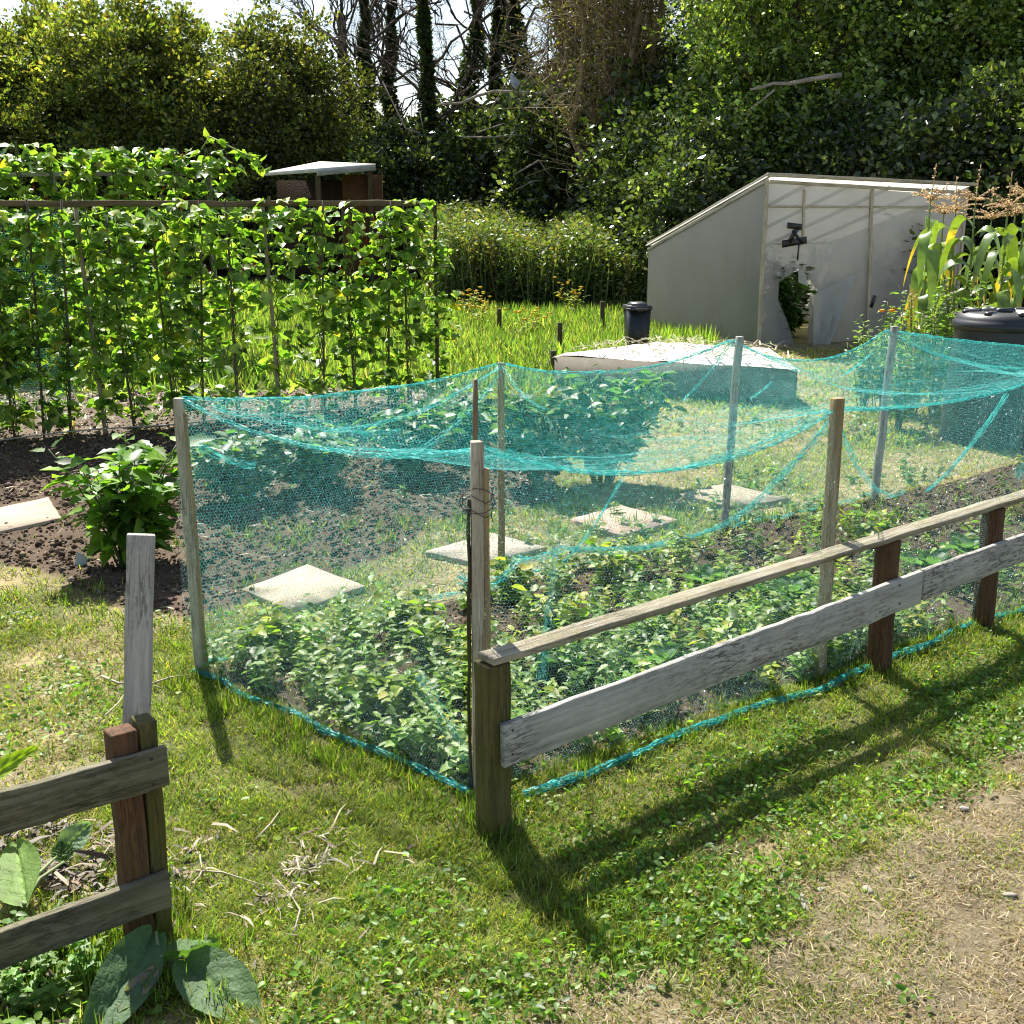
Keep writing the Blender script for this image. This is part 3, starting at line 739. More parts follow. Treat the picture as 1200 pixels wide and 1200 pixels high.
fold(v3(PD, 1.06), yp(800, 470, 5.9), .02, .011, 9, th=.0022, col=(1.2, 1.2, 1.2))
fold(yp(1020, 415, 7), yp(985, 440, 6.6), .01, .010, 9, th=.0025, col=(1.4, 1.4, 1.4))
fold(yp(905, 448, 6.5), yp(880, 467, 6.3), .005, .008, 8, th=.0025, col=(1.4, 1.4, 1.4))
fold(v3(PE, 1.03), yp(1200, 432, 7.6), .06, .012, 10, th=.0025, col=(1.2, 1.2, 1.2))
fold(v3(PF, .99), yp(1060, 575, 6.2), .12, .012, 10, th=.002)
obj('gathered_fold', mb, M['net'], net)

# ------------------------------------------------------------------ stakes of the cage
def stake(p, top, w, d, mat, label, lean=(0, 0), rz=0.0, name='wooden_stake'):
    p = np.asarray(p, float); c, s = math.cos(rz), math.sin(rz)
    r = thing(name, (p[0], p[1], 0), label, 'stake', 'stakes holding up the netting')
    beam('shaft', (p[0], p[1], -.12), (p[0] + lean[0], p[1] + lean[1], top), w, d, mat, r, side=np.array([c, s, 0.]))
    return r
st = stake(PA, 1.075, .036, .030, M['pale_wood'], 'pale sawn stake at the left corner of the net, beside the leafy bush', lean=(-.015, 0), rz=.1)
beam('brace_strip', (PA[0] + .024, PA[1] - .004, -.05), (PA[0] + .008, PA[1] - .004, 1.02), .012, .022, M['warm_wood'], st, side=np.array([1., 0, 0]), bev=.001)
st = stake(PB, 1.10, .038, .030, M['pale_wood'], 'split stake at the near corner of the net, right behind the fence end post', rz=.15)
beam('brace_strip', (PB[0] + .027, PB[1] - .002, -.1), (PB[0] + .027, PB[1] - .002, 1.02), .016, .028, M['warm_wood'], st, side=np.array([1., 0, 0]))
beam('back_strip', (PB[0] - .029, PB[1] + .004, -.1), (PB[0] - .026, PB[1] + .004, .93), .010, .028, M['dark_wood'], st, side=np.array([1., 0, 0]))
wire = MB(); zz = np.linspace(0, 1, 26); a = zz * 2 * PI * 2.3
wire.tube(np.stack([PB[0] + .045 * np.cos(a), PB[1] + .026 * np.sin(a), .86 + .10 * zz + .02 * np.sin(a * 2)], 1), .0016, 5, (.05, .045, .04))
a = np.linspace(0, 2 * PI, 20)
wire.tube(np.stack([PB[0] + .05 * np.cos(a), PB[1] - .03 + .01 * np.sin(a), .93 + .035 * np.sin(a)], 1), .0014, 5, (.05, .045, .04))
obj('tie_wire', wire, M['metal'], st)
stake(PC, 1.07, .030, .026, M['warm_wood'], 'thin stake at the back of the net, behind the split corner stake', rz=.2)
stake(PD, 1.085, .036, .03, M['grey_wood'], 'grey square stake at the back of the net, in front of the white shed wall', lean=(.04, 0), rz=.3)
stake(PE, 1.06, .042, .03, M['grey_wood'], 'grey stake at the back of the net, peaking before the maize and marigolds', lean=(.045, 0), rz=.3)
stake(PF, 1.075, .042, .034, M['warm_wood'], 'tan and pale stake on the near side of the net, left of the middle post', rz=.4)
stake(PG, 1.11, .036, .03, M['pale_wood'], 'pale stake under the net at the right edge of the picture', rz=.4)
cn = thing('bamboo_cane', (PB[0] - .02, PB[1] + .09, 0), 'thin dark bamboo cane standing taller than the split corner stake', 'cane')
b = MB(); q = yp(557, 445, PB[1] + .06); zz = np.linspace(-.1, q[2], 14)
b.tube(np.stack([np.interp(zz, [-.1, q[2]], [PB[0] - .02, q[0]]), np.full(14, PB[1] + .07), zz], 1), .0075 * (1 + .12 * (np.arange(14) % 3 == 0)), 8, (.17, .12, .07))
obj('cane_shaft', b, M['cane'] and M['stem'], cn, smooth=True)

# ------------------------------------------------------------------ right fence
fe = thing('rail_fence', (F0[0], F0[1], 0), 'weathered fence of flat top rail and wide grey board before the netting', 'fence')
FN = np.array([FD[1], -FD[0]])     # towards the camera/path
def fp(t, off=0.0, z=0.0): q = F0 + FD * t + FN * off; return np.array([q[0], q[1], z])
FS = np.array([FD[0], FD[1], 0.])
def rz(t): return .545 + .012 * math.sin(t * 1.3)
beam('post', fp(0, -.005, -.3), fp(0, -.005, .525), .075, .075, M['green_wood'], fe, side=FS, bev=.004)
t1 = float(np.dot(g2(1030, 785) - F0, FD)); t2 = float(np.dot(g2(1158, 735) - F0, FD))
for tt in (t1, t2, t2 + 1.0):
    beam('post', fp(tt, -.005, -.3), fp(tt, -.005, .525), .07, .07, M['rust_wood'], fe, side=FS, bev=.004)
beam('top_rail', fp(-.03, 0, .540), fp(t2 + 1.3, 0, .545), .072, .021, M['rail_wood'], fe, side=np.array([FN[0], FN[1], 0]), seg=30, jit=.0008)
t3 = t1 + .17
beam('side_board', fp(-.01, .047, .292), fp(t3 - .004, .047, .318), .022, .132, M['grey_wood'], fe, side=np.array([FN[0], FN[1], 0]), seg=24)
beam('side_board', fp(t3 + .004, .049, .322), fp(t2 + 1.3, .049, .335), .022, .125, M['grey_wood'], fe, side=np.array([FN[0], FN[1], 0]), seg=20)
def nails(root, pts, nrm, r=.0038):
    b = MB()
    for p in pts: b.tube([np.array(p) - nrm * .004, np.array(p) + nrm * .0022], [r, r * .9], 8, (.025, .02, .018))
    obj('nail', b, M['metal'], root)
n3 = np.array([FN[0], FN[1], 0])
for (tt, zz) in ((.018, .335), (.018, .262), (t1, .36), (t1 + .01, .285), (t3 + .03, .36), (t2, .37), (t2, .30)):
    nails(fe, [fp(tt, .0585, zz)], n3)

# ------------------------------------------------------------------ left fence and leaning plank
L0 = np.array([-.865, 2.60]); LD = unit(np.array([-.79, -.61])); LN = np.array([-LD[1], LD[0]]) * 1.0
if LN[1] > 0: LN = -LN
lf = thing('board_fence', (L0[0], L0[1], 0), 'mossy two-board fence end at the lower left corner', 'fence')
def lp(t, off=0.0, z=0.0): q = L0 + LD * t + LN * off; return np.array([q[0], q[1], z])
LS = np.array([LD[0], LD[1], 0.]); ln3 = np.array([LN[0], LN[1], 0.])
beam('post', lp(.0, -.002, -.3), lp(.0, -.002, .585), .042, .06, M['green_wood'], lf, side=LS, bev=.004)
beam('post', lp(.058, .004, -.3), lp(.058, .004, .575), .062, .055, M['rust_wood'], lf, side=LS, bev=.005)
beam('post', lp(1.3, -.004, -.3), lp(1.3, -.004, .56), .07, .07, M['rust_wood'], lf, side=LS, bev=.005)
beam('side_board', lp(-.03, .045, .475), lp(1.45, .045, .466), .022, .100, M['mossy_board'], lf, side=ln3, seg=20)
beam('side_board', lp(-.012, .045, .155), lp(1.45, .045, .135), .022, .092, M['mossy_board'], lf, side=ln3, seg=20)
nails(lf, [lp(.01, .057, .505)], ln3); nails(lf, [lp(.01, .057, .44)], ln3); nails(lf, [lp(.6, .057, .15)], ln3)
sk = thing('leaning_plank', (-.985, 2.71, 0), 'tall weathered grey plank leaning upright behind the mossy left fence', 'plank')
beam('plank_shaft', (-.985, 2.71, -.05), (*yp(166, 626, 2.77)[:2], yp(166, 626, 2.77)[2]), .066, .022, M['grey_wood'], sk, side=np.array([1., .25, 0]))

# ------------------------------------------------------------------ paving slabs
slabs = [([(283, 690), (345, 716), (428, 686), (360, 661)], (.40, .33, .24), 'pale sandy paving slab left of the cage, nearest of the stepping slabs'),
         ([(498, 646), (560, 660), (640, 641), (575, 624)], (.37, .31, .24), 'pale paving slab half hidden behind the corner stakes'),
         ([(668, 608), (728, 627), (796, 609), (728, 592)], (.40, .28, .225), 'pinkish paving slab between the potato plants and the weeds'),
         ([(795, 578), (860, 594), (925, 584), (850, 566)], (.30, .25, .18), 'worn buff slab sunk in dry grass behind the netting'),
         ([(-60, 608), (-60, 636), (72, 606), (57, 582)], (.36, .29, .21), 'long buff slab on the dug soil left of the leafy bush')]
for px, colr, lab in slabs:
    q = [gp(a, b_, .036) for a, b_ in px]
    c = np.mean(q, axis=0); b = MB()
    n = 7; V = []; 
    for zz, sh in ((-.02, 1.), (.030, 1.), (.036, .985)):
        for i in range(4):
            for j in range(n):
                t = j / n; p = q[i] * (1 - t) + q[(i + 1) % 4] * t
                p = c + (p - c) * sh + np.append(RNG.normal(0, .003, 2), 0); V.append((p[0], p[1], zz))
    m4 = 4 * n; Fq = []
    for k in range(2):
        for j in range(m4): Fq.append((k * m4 + j, k * m4 + (j + 1) % m4, (k + 1) * m4 + (j + 1) % m4, (k + 1) * m4 + j))
    V.append((c[0], c[1], .036)); F3 = [(2 * m4 + j, 2 * m4 + (j + 1) % m4, 3 * m4) for j in range(m4)]
    b.add(V, Fq, F3, colr)
    tag(obj('paving_slab', b, M['stone']), lab, 'paving slab', 'stepping slabs beside the beds')

# string along the bean bed
b = MB(); t = np.linspace(0, 1, 30)[:, None]; a0 = gp(-240, 548); a1 = gp(505, 478)
pts = a0 * (1 - t) + a1 * t; pts[:, 2] = .07 + .01 * np.sin(t[:, 0] * 20)
b.tube(pts, .006, 6, (.42, .38, .32))
tag(obj('edging_line', b, M['stem'], smooth=True), 'pale pipe line along the edge of the bean bed', 'line')

# ------------------------------------------------------------------ generic leafy plants
def plant(name, label, cat, loc, group, nst, hgt, spread, lsz, per, cols, w=None, T=T_OV, mat='leaf', droop=-.2, seed=0, stemcol=(.10, .13, .04), stem_r=.006, start=.2, wr=1., flower=None, nleafpair=2):
    r = np.random.default_rng(seed + 500)
    root = thing(name, loc, label, cat, group)
    st = MB(); lf_ = MB(); nfl = 0
    for k in range(nst):
        a = r.uniform(0, 2 * PI); sp = spread * r.uniform(.15, 1); hh = hgt * r.uniform(.7, 1.05)
        t = np.linspace(0, 1, 8)[:, None]
        tip = np.array([math.cos(a) * sp, math.sin(a) * sp, hh])
        b0 = np.array([math.cos(a) * sp * .15, math.sin(a) * sp * .15, -.02])
        pts = b0 + (tip - b0) * t; pts[:, :2] += np.array([math.cos(a), math.sin(a)]) * (-(1 - t) * t * sp * .5)
        pts += r.normal(0, hgt * .008, pts.shape)
        st.tube(pts, np.linspace(stem_r, stem_r * .4, 8), 5, stemcol)
        n = per; tt = r.uniform(start, 1.0, n)
        P = np.stack([np.interp(tt, t[:, 0], pts[:, i]) for i in range(3)], 1)
        D = rdir(n, droop - .25, droop + .6, r); off = lsz * .35
        P2 = P + D * off
        Nn = np.array([0, 0, 1.0])[None] + r.normal(0, .35, (n, 3)); S = lsz * r.uniform(.5, 1.2, n)
        lf_.inst(T, P2, D, Nn, S, pal(n, cols, w, .18, r), S * wr)
        if flower is not None and r.random() < flower[2]:
            for _ in range(2 if flower[3] > 6 else 1):
                fl = MB(); q = pts[-1] + r.normal(0, flower[1] * 1.1, 3) + [0, 0, flower[1] * .6]; rr = flower[1] * r.uniform(.5, .8)
                th = np.linspace(0, 2 * PI, 17)[:-1]; rad = rr * (1 + .22 * np.cos(th * 8))
                V = np.vstack([q + [0, 0, -rr * .5], q + np.stack([rad * np.cos(th), rad * np.sin(th), rr * .1 * np.cos(th * 8 + 1)], 1), q + [0, 0, rr * .35]])
                fl.add(V, None, [(0, 1 + (j + 1) % 16, 1 + j) for j in range(16)] + [(17, 1 + j, 1 + (j + 1) % 16) for j in range(16)], flower[0])
                obj('flower', fl, M['petal'], root, local=True)
    obj('stem', st, M['stem'], root, local=True, smooth=True)
    obj('foliage', lf_, M[mat], root, local=True)
    return root

GR = [(.10, .19, .03), (.16, .26, .04), (.06, .12, .02), (.24, .30, .05)]
p = gp(150, 665); plant('leafy_bush', 'leafy bright green bush on the dug soil beside the left net stake', 'bush', (p[0], p[1], 0), None, 20, .64, .33, .125, 30, [(.14, .27, .03), (.20, .35, .04), (.07, .15, .02), (.05, .10, .02)], [4, 3, 2, 2], T=T_SER, start=.25, seed=1, stem_r=.007, droop=-.15)

# potato / courgette plants behind the net
BG = 'bushy crop plants beyond the netting'
for (px, py, hh, sp, lab, sd) in ((706, 566, .66, .42, 'tall dark bushy crop plant beyond the net, left of the dry lawn', 2), (632, 572, .55, .33, 'bushy crop plant beyond the net just right of the back corner stake', 3),
                               (475, 560, .42, .34, 'bushy crop plant beyond the net left of the bamboo cane', 4), (370, 575, .36, .3, 'low crop plant beyond the net behind the nearest paving slab', 5),
                               (282, 590, .4, .3, 'low crop plant seen just inside the left net stake', 6), (545, 535, .42, .34, 'crop plant on the soil beyond the cane, farthest of its row', 7)):
    p = gp(px, py); plant('crop_plant', lab, 'plant', (p[0], p[1], 0), BG, 26, hh * 1.08, sp * 1.1, .105, 34, [(.07, .15, .035), (.10, .20, .045), (.04, .085, .025), (.18, .28, .07)], [4, 3, 3, 1], T=T_OV, seed=sd, start=.3, wr=1.15)

# weeds inside the cage (uncountable) as one mass
def sprigs(n, x0, x1, y0, y1, fn, hgt, lsz, cols, w, name, label, T=T_SER, mat='leaf', wr=1.0, pairs=6, seed=3):
    r = np.random.default_rng(seed)
    X = r.uniform(x0, x1, n); Y = r.uniform(y0, y1, n); k = r.random(n) < fn(X, Y); X, Y = X[k], Y[k]; n = len(X)
    base = np.stack([X, Y, ground_h(X, Y)], 1); H = hgt * r.uniform(.5, 1.3, n) * (.6 + .8 * fbm(X, Y, 2, 12))
    lean = np.stack([r.normal(0, .25, n), r.normal(0, .25, n), np.ones(n)], 1); lf_ = MB(); st = MB()
    tone = pal(n, cols, w, .15, r)
    a0 = r.uniform(0, 2 * PI, n)
    for k in range(pairs):
        t = .25 + .75 * k / (pairs - 1)
        P = base + lean * (H * t)[:, None]
        for s_ in (0, PI, ):
            a = a0 + s_ + (k % 2) * PI / 2 + r.normal(0, .3, n)
            D = np.stack([np.cos(a), np.sin(a), r.uniform(-.35, .45, n)], 1)
            S = lsz * r.uniform(.6, 1.25, n) * (1.1 - .55 * abs(t - .45))
            lf_.inst(T, P, D, np.array([0, 0, 1.]) + r.normal(0, .25, (n, 3)), S, tone * (1 + r.normal(0, .12, (n, 1))), S * wr)
    D = lean; st = lf_
    lf_.inst(T_BLADE, base, D, rdir(n, -.2, .2, r), H, np.tile([[.11, .14, .04]], (n, 1)), .004)
    tag(obj(name, lf_, M[mat]), label, 'ground cover', kind='stuff')
def fweed(X, Y):
    ins = inpoly(X, Y, [p_ for p_ in cage])
    nd = (X - PB[0]) * (-.6) + (Y - PB[1]) * .8            # distance in from the near side
    al = (X - PB[0]) * .8 + (Y - PB[1]) * .6
    d = np.clip(1.5 - .35 * np.maximum(al - .7, 0) - .0 * nd, .25, 1)
    d = d * np.where((nd > .85) & (al > .7), .35, 1) * np.where(al > 2.6, .5, 1)
    return ins * d * np.clip(fbm(X, Y, 2.4, 33) * 5 - 1.5, .06, 1)
sprigs(9000, -1.3, 4.2, 3.3, 8.5, fweed, .14, .046, [(.14, .25, .025), (.20, .31, .03), (.07, .14, .02), (.32, .36, .04)], [4, 4, 2, 1.3], 'weed_cover', 'dense nettle-like weeds and potato tops inside the net', seed=5)
sprigs(700, -1.3, 1.5, 3.3, 5, lambda X, Y: fweed(X, Y) * (fbm(X, Y, 3, 71) > .55), .19, .055, [(.15, .25, .05), (.22, .32, .07)], [1, 1], 'tall_weeds', 'taller leafy weeds rising near the front corner of the net', seed=6)
sprigs(260, -4.5, 0, 4, 11, lambda X, Y: (inpoly(X, Y, beanbed) * .6 + inpoly(X, Y, soilbed) * .06), .12, .05, [(.12, .2, .04), (.2, .26, .05)], [2, 1], 'bed_weeds', 'small weeds between the bean canes', seed=7)
sprigs(700, -.9, 5, 5.8, 10, lambda X, Y: (~inpoly(X, Y, cage)) * (X > -.2) * (fbm(X, Y, 1.3, 15) > .55) * .6, .10, .05, [(.12, .2, .04), (.2, .26, .07)], [2, 1], 'lawn_weeds', 'leafy weeds scattered in the dry lawn behind the net', seed=8)

sprigs(260, -1.5, -.98, 2.0, 2.62, lambda X, Y: .7 * (fbm(X, Y, 5, 9) > .42), .09, .032, [(.13, .24, .04), (.2, .32, .06)], [2, 1], 'fence_foot_weeds', 'weeds tangled round the foot of the mossy fence', seed=9)
for k, (px, py, hh, lab) in enumerate(((478, 745, .17, 'yellowish potato plant in the net, right of the nearest paving slab'), (530, 775, .18, 'potato plant in the net just left of the split corner stake, middle of three'), (448, 835, .16, 'potato plant nearest the front hem of the net'),
                                   (655, 745, .19, 'potato plant right of the split corner stake above the rail'), (718, 690, .22, 'potato plant beside the bare soil in the cage'), (325, 775, .20, 'upright weedy plant by the left end of the front hem'),
                                   (845, 790, .22, 'potato plant under the top rail left of the tan stake'), (600, 700, .18, 'potato plant directly behind the split corner stake'), (1010, 640, .22, 'potato plant above the rail left of the middle fence post'))):
    p = gp(px, py); plant('potato_plant', lab, 'plant', (p[0], p[1], 0), 'potato plants inside the net', 9, hh, .15, .062, 20, [(.19, .30, .03), (.27, .36, .04), (.10, .19, .025), (.38, .40, .05)], None, seed=80 + k, start=.2, wr=1.2, stem_r=.004)
# cabbages
def cabbage(px, py, sz, lab, sd, tone=(.10, .20, .09)):
    p = gp(px, py); r = np.random.default_rng(sd); root = thing('cabbage_plant', (p[0], p[1], 0), lab, 'cabbage', 'young cabbages under the net')
    b = MB(); st = MB(); st.tube([(0, 0, -.02), (0, 0, .08)], [.012, .009], 7, (.2, .25, .12))
    for k in range(11):
        a = k * 2.4 + r.uniform(-.2, .2); el = .25 + 1.0 * k / 11; Lf = sz * r.uniform(.8, 1.1) * (1.1 - .5 * k / 11)
        nu, nv = 9, 7; U, V = np.meshgrid(np.linspace(0, 1, nu), np.linspace(-1, 1, nv), indexing='ij')
        wd = .36 * np.sin(np.clip(U * .9 + .12, 0, 1) * PI) ** .6 * (U > .0) + .02
        x = U * Lf; yy = V * wd * Lf * (1 + .05 * np.sin(U * 20)); z = (.25 * V ** 2 + .05 * np.sin(V * 9 + U * 7)) * Lf * .5 - .45 * U ** 2 * Lf * .6
        ce, se = math.cos(el), math.sin(el)
        x2 = x * ce - z * se; z2 = x * se + z * ce + .05
        Q = np.stack([x2 * math.cos(a) - yy * math.sin(a), x2 * math.sin(a) + yy * math.cos(a), z2], -1).reshape(-1, 3)
        i = (np.arange(nu - 1)[:, None] * nv + np.arange(nv - 1)[None]).ravel()
        b.add(Q, np.stack([i, i + nv, i + nv + 1, i + 1], 1), None, np.array(tone) * r.uniform(.8, 1.25))
    obj('stem', st, M['stem'], root, local=True); obj('foliage', b, M['leaf'], root, local=True, smooth=True)
for a in ((672, 800, .19, 'blue-green cabbage inside the net just past the fence end post', 1), (768, 800, .17, 'cabbage pressed against the net low behind the grey fence board', 2),
          (925, 715, .20, 'cabbage behind the top rail just left of the tan and pale stake', 3), (835, 700, .17, 'cabbage on bare soil in the middle of the cage', 4),
          (1090, 680, .18, 'cabbage seen over the top rail between the two red-brown posts', 5), (765, 718, .15, 'small cabbage among weeds left of the bare soil', 6), (1130, 660, .16, 'cabbage by the right-hand red-brown fence post', 7)):
    cabbage(*a)

# ------------------------------------------------------------------ big dock leaves lower left
def bigleaf(b, base, tip, wid, nrm, colr, sd, curl=.15, wav=.03):
    r = np.random.default_rng(sd); base = np.asarray(base, float); tip = np.asarray(tip, float)
    Lf = np.linalg.norm(tip - base); x = (tip - base) / Lf; yv = unit(np.cross(nrm, x)); zv = np.cross(x, yv)
    nu, nv = 22, 15; U, V = np.meshgrid(np.linspace(0, 1, nu), np.linspace(-1, 1, nv), indexing='ij')
    wd = wid / 2 * (np.sin(np.clip(U * .93 + .05, 0, 1) * PI) ** .7) * (1.15 - .35 * U)
    ve = np.abs(np.sin((U - np.abs(V) * .25) * PI * 6)) * .008 * (1 - np.abs(V) * .5)
    z = .12 * V ** 2 * wid - curl * U ** 2 * Lf + wav * np.sin(V * 4 + U * 11 + sd) * wid * np.abs(V) - ve - .012 * np.exp(-(V / .08) ** 2)
    Q = base + x * (U * Lf)[..., None] + yv * (V * wd)[..., None] + zv * z[..., None]
    i = (np.arange(nu - 1)[:, None] * nv + np.arange(nv - 1)[None]).ravel()
    vein = np.exp(-(V / .07) ** 2) * .5 + (np.abs(np.sin((U - np.abs(V) * .25) * PI * 6)) < .13) * .18
    cc = np.array(colr)[None, None] * (1 + vein)[..., None]
    b.add(Q.reshape(-1, 3), np.stack([i, i + nv, i + nv + 1, i + 1], 1), None, cc.reshape(-1, 3))
def dock(lab, base, leaves, sd, extra=0):
    root = thing('dock_plant', (base[0], base[1], 0), lab, 'plant', 'broad leaved docks by the left fence')
    st = MB()
    for k, (b0, tip, wid, nrm, colr) in enumerate(leaves):
        b = MB(); bigleaf(b, b0, tip, wid, nrm, colr, sd + k); obj('leaf', b, M['dock'], root, smooth=True)
        g0 = np.array([base[0], base[1], 0.0]); mid = (g0 + b0) / 2 + [0, 0, .03]
        st.tube([g0, mid, np.asarray(b0)], [.006, .005, .004], 6, (.16, .2, .08))
    obj('stalk', st, M['stem'], root, smooth=True)
dock('dock with broad blue-green leaves sprawling below the fence end', g2(190, 1150), [
    (gp(215, 1122, .05), gp(302, 1192, .03), .15, np.array([.0, -.25, 1.]), (.10, .17, .075)),
    (gp(182, 1092, .09), gp(105, 1215, .06), .13, np.array([.5, -.3, .8]), (.075, .14, .06)),
    (gp(190, 1120, .07), gp(255, 1095, .07), .10, np.array([-.2, .3, 1.]), (.08, .16, .04))], 3)
dock('dock behind the mossy boards at the left edge of the picture', g2(20, 1075), [
    (gp(30, 1060, .08), gp(8, 975, .14), .13, np.array([.1, -.75, .5]), (.15, .24, .06)),
    (gp(70, 1000, .06), gp(105, 962, .12), .075, np.array([.1, -.7, .6]), (.17, .26, .15)),
    (gp(75, 1010, .05), gp(70, 985, .09), .06, np.array([.3, -.5, .8]), (.08, .16, .04)),
    (gp(-40, 930, .22), gp(38, 872, .33), .055, np.array([.2, -.6, .7]), (.24, .36, .03))], 17)
b = MB(); bigleaf(b, gp(183, 1135, .06), gp(138, 1185, .04), .05, np.array([.3, -.3, 1.]), (.26, .22, .16), 44, .05, .12)
tag(obj('withered_leaf', b, M['leaf'], smooth=True), 'curled grey-brown withered leaf lying on the dock leaves', 'leaf')

# ------------------------------------------------------------------ bean rows
def bean_leaves(mb, r, H, n, sx=.13, lsz=.09, lo=.10, bias=.8):
    z = lo + (H - lo) * r.random(n) ** bias
    dens = .15 + 1.1 * vnoise(z * 5, z * 0 + r.uniform(0, 99), 4)
    k = r.random(n) < dens; z = z[k]; n = len(z)
    base = np.stack([r.normal(0, sx, n) + .10 * (vnoise(z * 4, z * 0, 8) - .5), r.normal(0, sx * .8, n), z], 1)
    a = r.uniform(0, 2 * PI, n)
    for s_ in (-.95, 0, .95):
        D = np.stack([np.cos(a + s_), np.sin(a + s_), r.uniform(-.9, .15, n)], 1)
        out = np.stack([np.cos(a), np.sin(a), np.zeros(n)], 1)
        mb.inst(T_HEART, base + out * .05, D, out * .6 + np.array([0, 0, .8]) + r.normal(0, .3, (n, 3)), lsz * r.uniform(.4, 1.35, n),
                pal(n, [(.16, .27, .045), (.25, .37, .07), (.07, .13, .03), (.36, .44, .11), (.38, .33, .05)], [5, 4, 2, 2, .18], .15, r))
def bean_proto(H, n, sd, red=6):
    r = np.random.default_rng(sd)
    root = thing('bean_plant', (0, 0, 0), 'x', 'bean plant')
    st = MB(); t = np.linspace(0, 1, 46); a = t * 2 * PI * 6
    for ph in (0, 2.1, 4):
        st.tube(np.stack([.018 * np.cos(a + ph) + .01 * np.sin(t * 30 + ph), .018 * np.sin(a + ph), t * H], 1), .0042, 4, (.09, .11, .03), cap=False)
    lf_ = MB(); bean_leaves(lf_, r, H, n)
    k = red; P = np.stack([r.normal(0, .12, k), r.normal(0, .1, k), r.uniform(H * .5, H * .98, k)], 1)
    for q in P:
        fl = MB(); fl.tube([q, q + [.004, .01, .015], q + [.0, .0, .032], q + [.006, -.004, .05], q + [0, 0, .066]], [.003, .016, .010, .013, .002], 7, (.50, .07, .035)); obj('flower', fl, M['petal'], root, local=True)
    obj('vine_stem', st, M['stem'], root, local=True, smooth=True); obj('foliage', lf_, M['leaf'], root, local=True)
    return root
protos = [bean_proto(1.78, 230, 31, 3), bean_proto(1.72, 170, 32, 2), bean_proto(1.86, 280, 33, 4)]
used = [False] * 3
def place_bean(k, loc, s=1.0, rzv=None, label='', group=''):
    if used[k]: o = copy_tree(protos[k])
    else: o = protos[k]; used[k] = True
    o.location = (loc[0], loc[1], loc[2]); o.rotation_euler = (0, 0, random.uniform(0, 6.28) if rzv is None else rzv); o.scale = (s, s, s)
    tag(o, label, 'bean plant', group); return o
BA = gp(0, 521)[:2]; BB = gp(513, 472)[:2]; BD = unit(BB - BA); BL = np.linalg.norm(BB - BA)
bpx = [-190, -130, -70, -15, 20, 54, 84, 124, 158, 208, 240, 280, 328, 379, 417, 456, 480, 513]
wherer = ['outermost at far left', 'second at far left', 'third at far left', 'before the dark green net', 'on a sparse cane at the left edge', 'with yellow bottom leaf', 'just left of the pale thick cane', 'on the pale thick cane left of the bush',
          'on the first dark cane right of the pale one', 'on the cane directly behind the leafy bush', 'just left of the first net stake', 'behind the left net stake', 'on the second pale cane right of the net stake',
          'on the dark cane above the front of the net', 'with red flowers near the shelter side', 'third from the right end of the row', 'second from the right end of the row', 'on the right end post, thin growth beside the meadow']
def on_line(px):
    # intersect the pixel column (at ground) with the bean row
    lo, hi = -3., 6.
    for _ in range(40):
        t = (lo + hi) / 2; q = BA + BD * t; d = q[1] * CP + EYE * SP
        xx = 600 + F_PX * q[0] / d
        if xx < px: lo = t
        else: hi = t
    return BA + BD * t
frame = thing('bean_trellis', (BA[0], BA[1], 0), 'long weathered pole rail carrying the front row of runner beans', 'trellis')
e0 = BA - BD * 1.9; e1 = BB + BD * .02; ZR = 1.765
beam('rail', (e0[0], e0[1], ZR), (e1[0], e1[1], ZR + .012), .035, .045, M['cane'], frame, seg=30, jit=.003)
for k, px in enumerate(bpx):
    q = on_line(px); pale = px in (124, 328)
    if px in (513, -190): beam('post', (q[0], q[1] + .04, -.2), (q[0], q[1] + .04, ZR + .03), .032, .04, M['dark_wood'], frame, side=np.array([1., 0, 0]))
    else:
        cc = thing('bean_cane', (q[0], q[1], 0), 'pale thick pole among the beans, %s' % ('behind the leafy bush' if px == 124 else 'above the left part of the net') if pale else 'dark thin cane, its bean plant %s' % wherer[k], 'cane', 'canes of the front bean row')
        b = MB(); zz = np.linspace(-.1, 1.80, 9); lx = random.uniform(-.06, .06)
        b.tube(np.stack([q[0] + lx * zz + .006 * np.sin(zz * 3 + k), np.full(9, q[1] - .02), zz], 1), .016 if pale else .0095, 7, (.30, .24, .17) if pale else (.10, .075, .05))
        obj('cane_shaft', b, M['stem'], cc, smooth=True)
    place_bean((0, 2, 1, 0, 2, 1, 1, 2, 0, 2, 1, 1, 0, 1, 2, 1, 0, 1)[k], (q[0], q[1], 0.0), random.uniform(.95, 1.03) * (.9 if px == 513 else 1), label='runner bean plant %s' % wherer[k], group='runner beans of the front row')
# extra bushy growth at the bottom: yellow leaf
b = MB(); bigleaf(b, gp(85, 490, .1), gp(75, 520, .02), .09, np.array([.1, -.8, .5]), (.55, .42, .03), 5)
tag(obj('yellow_leaf', b, M['leaf'], smooth=True), 'yellow withered bean leaf hanging at the foot of the row', 'leaf')

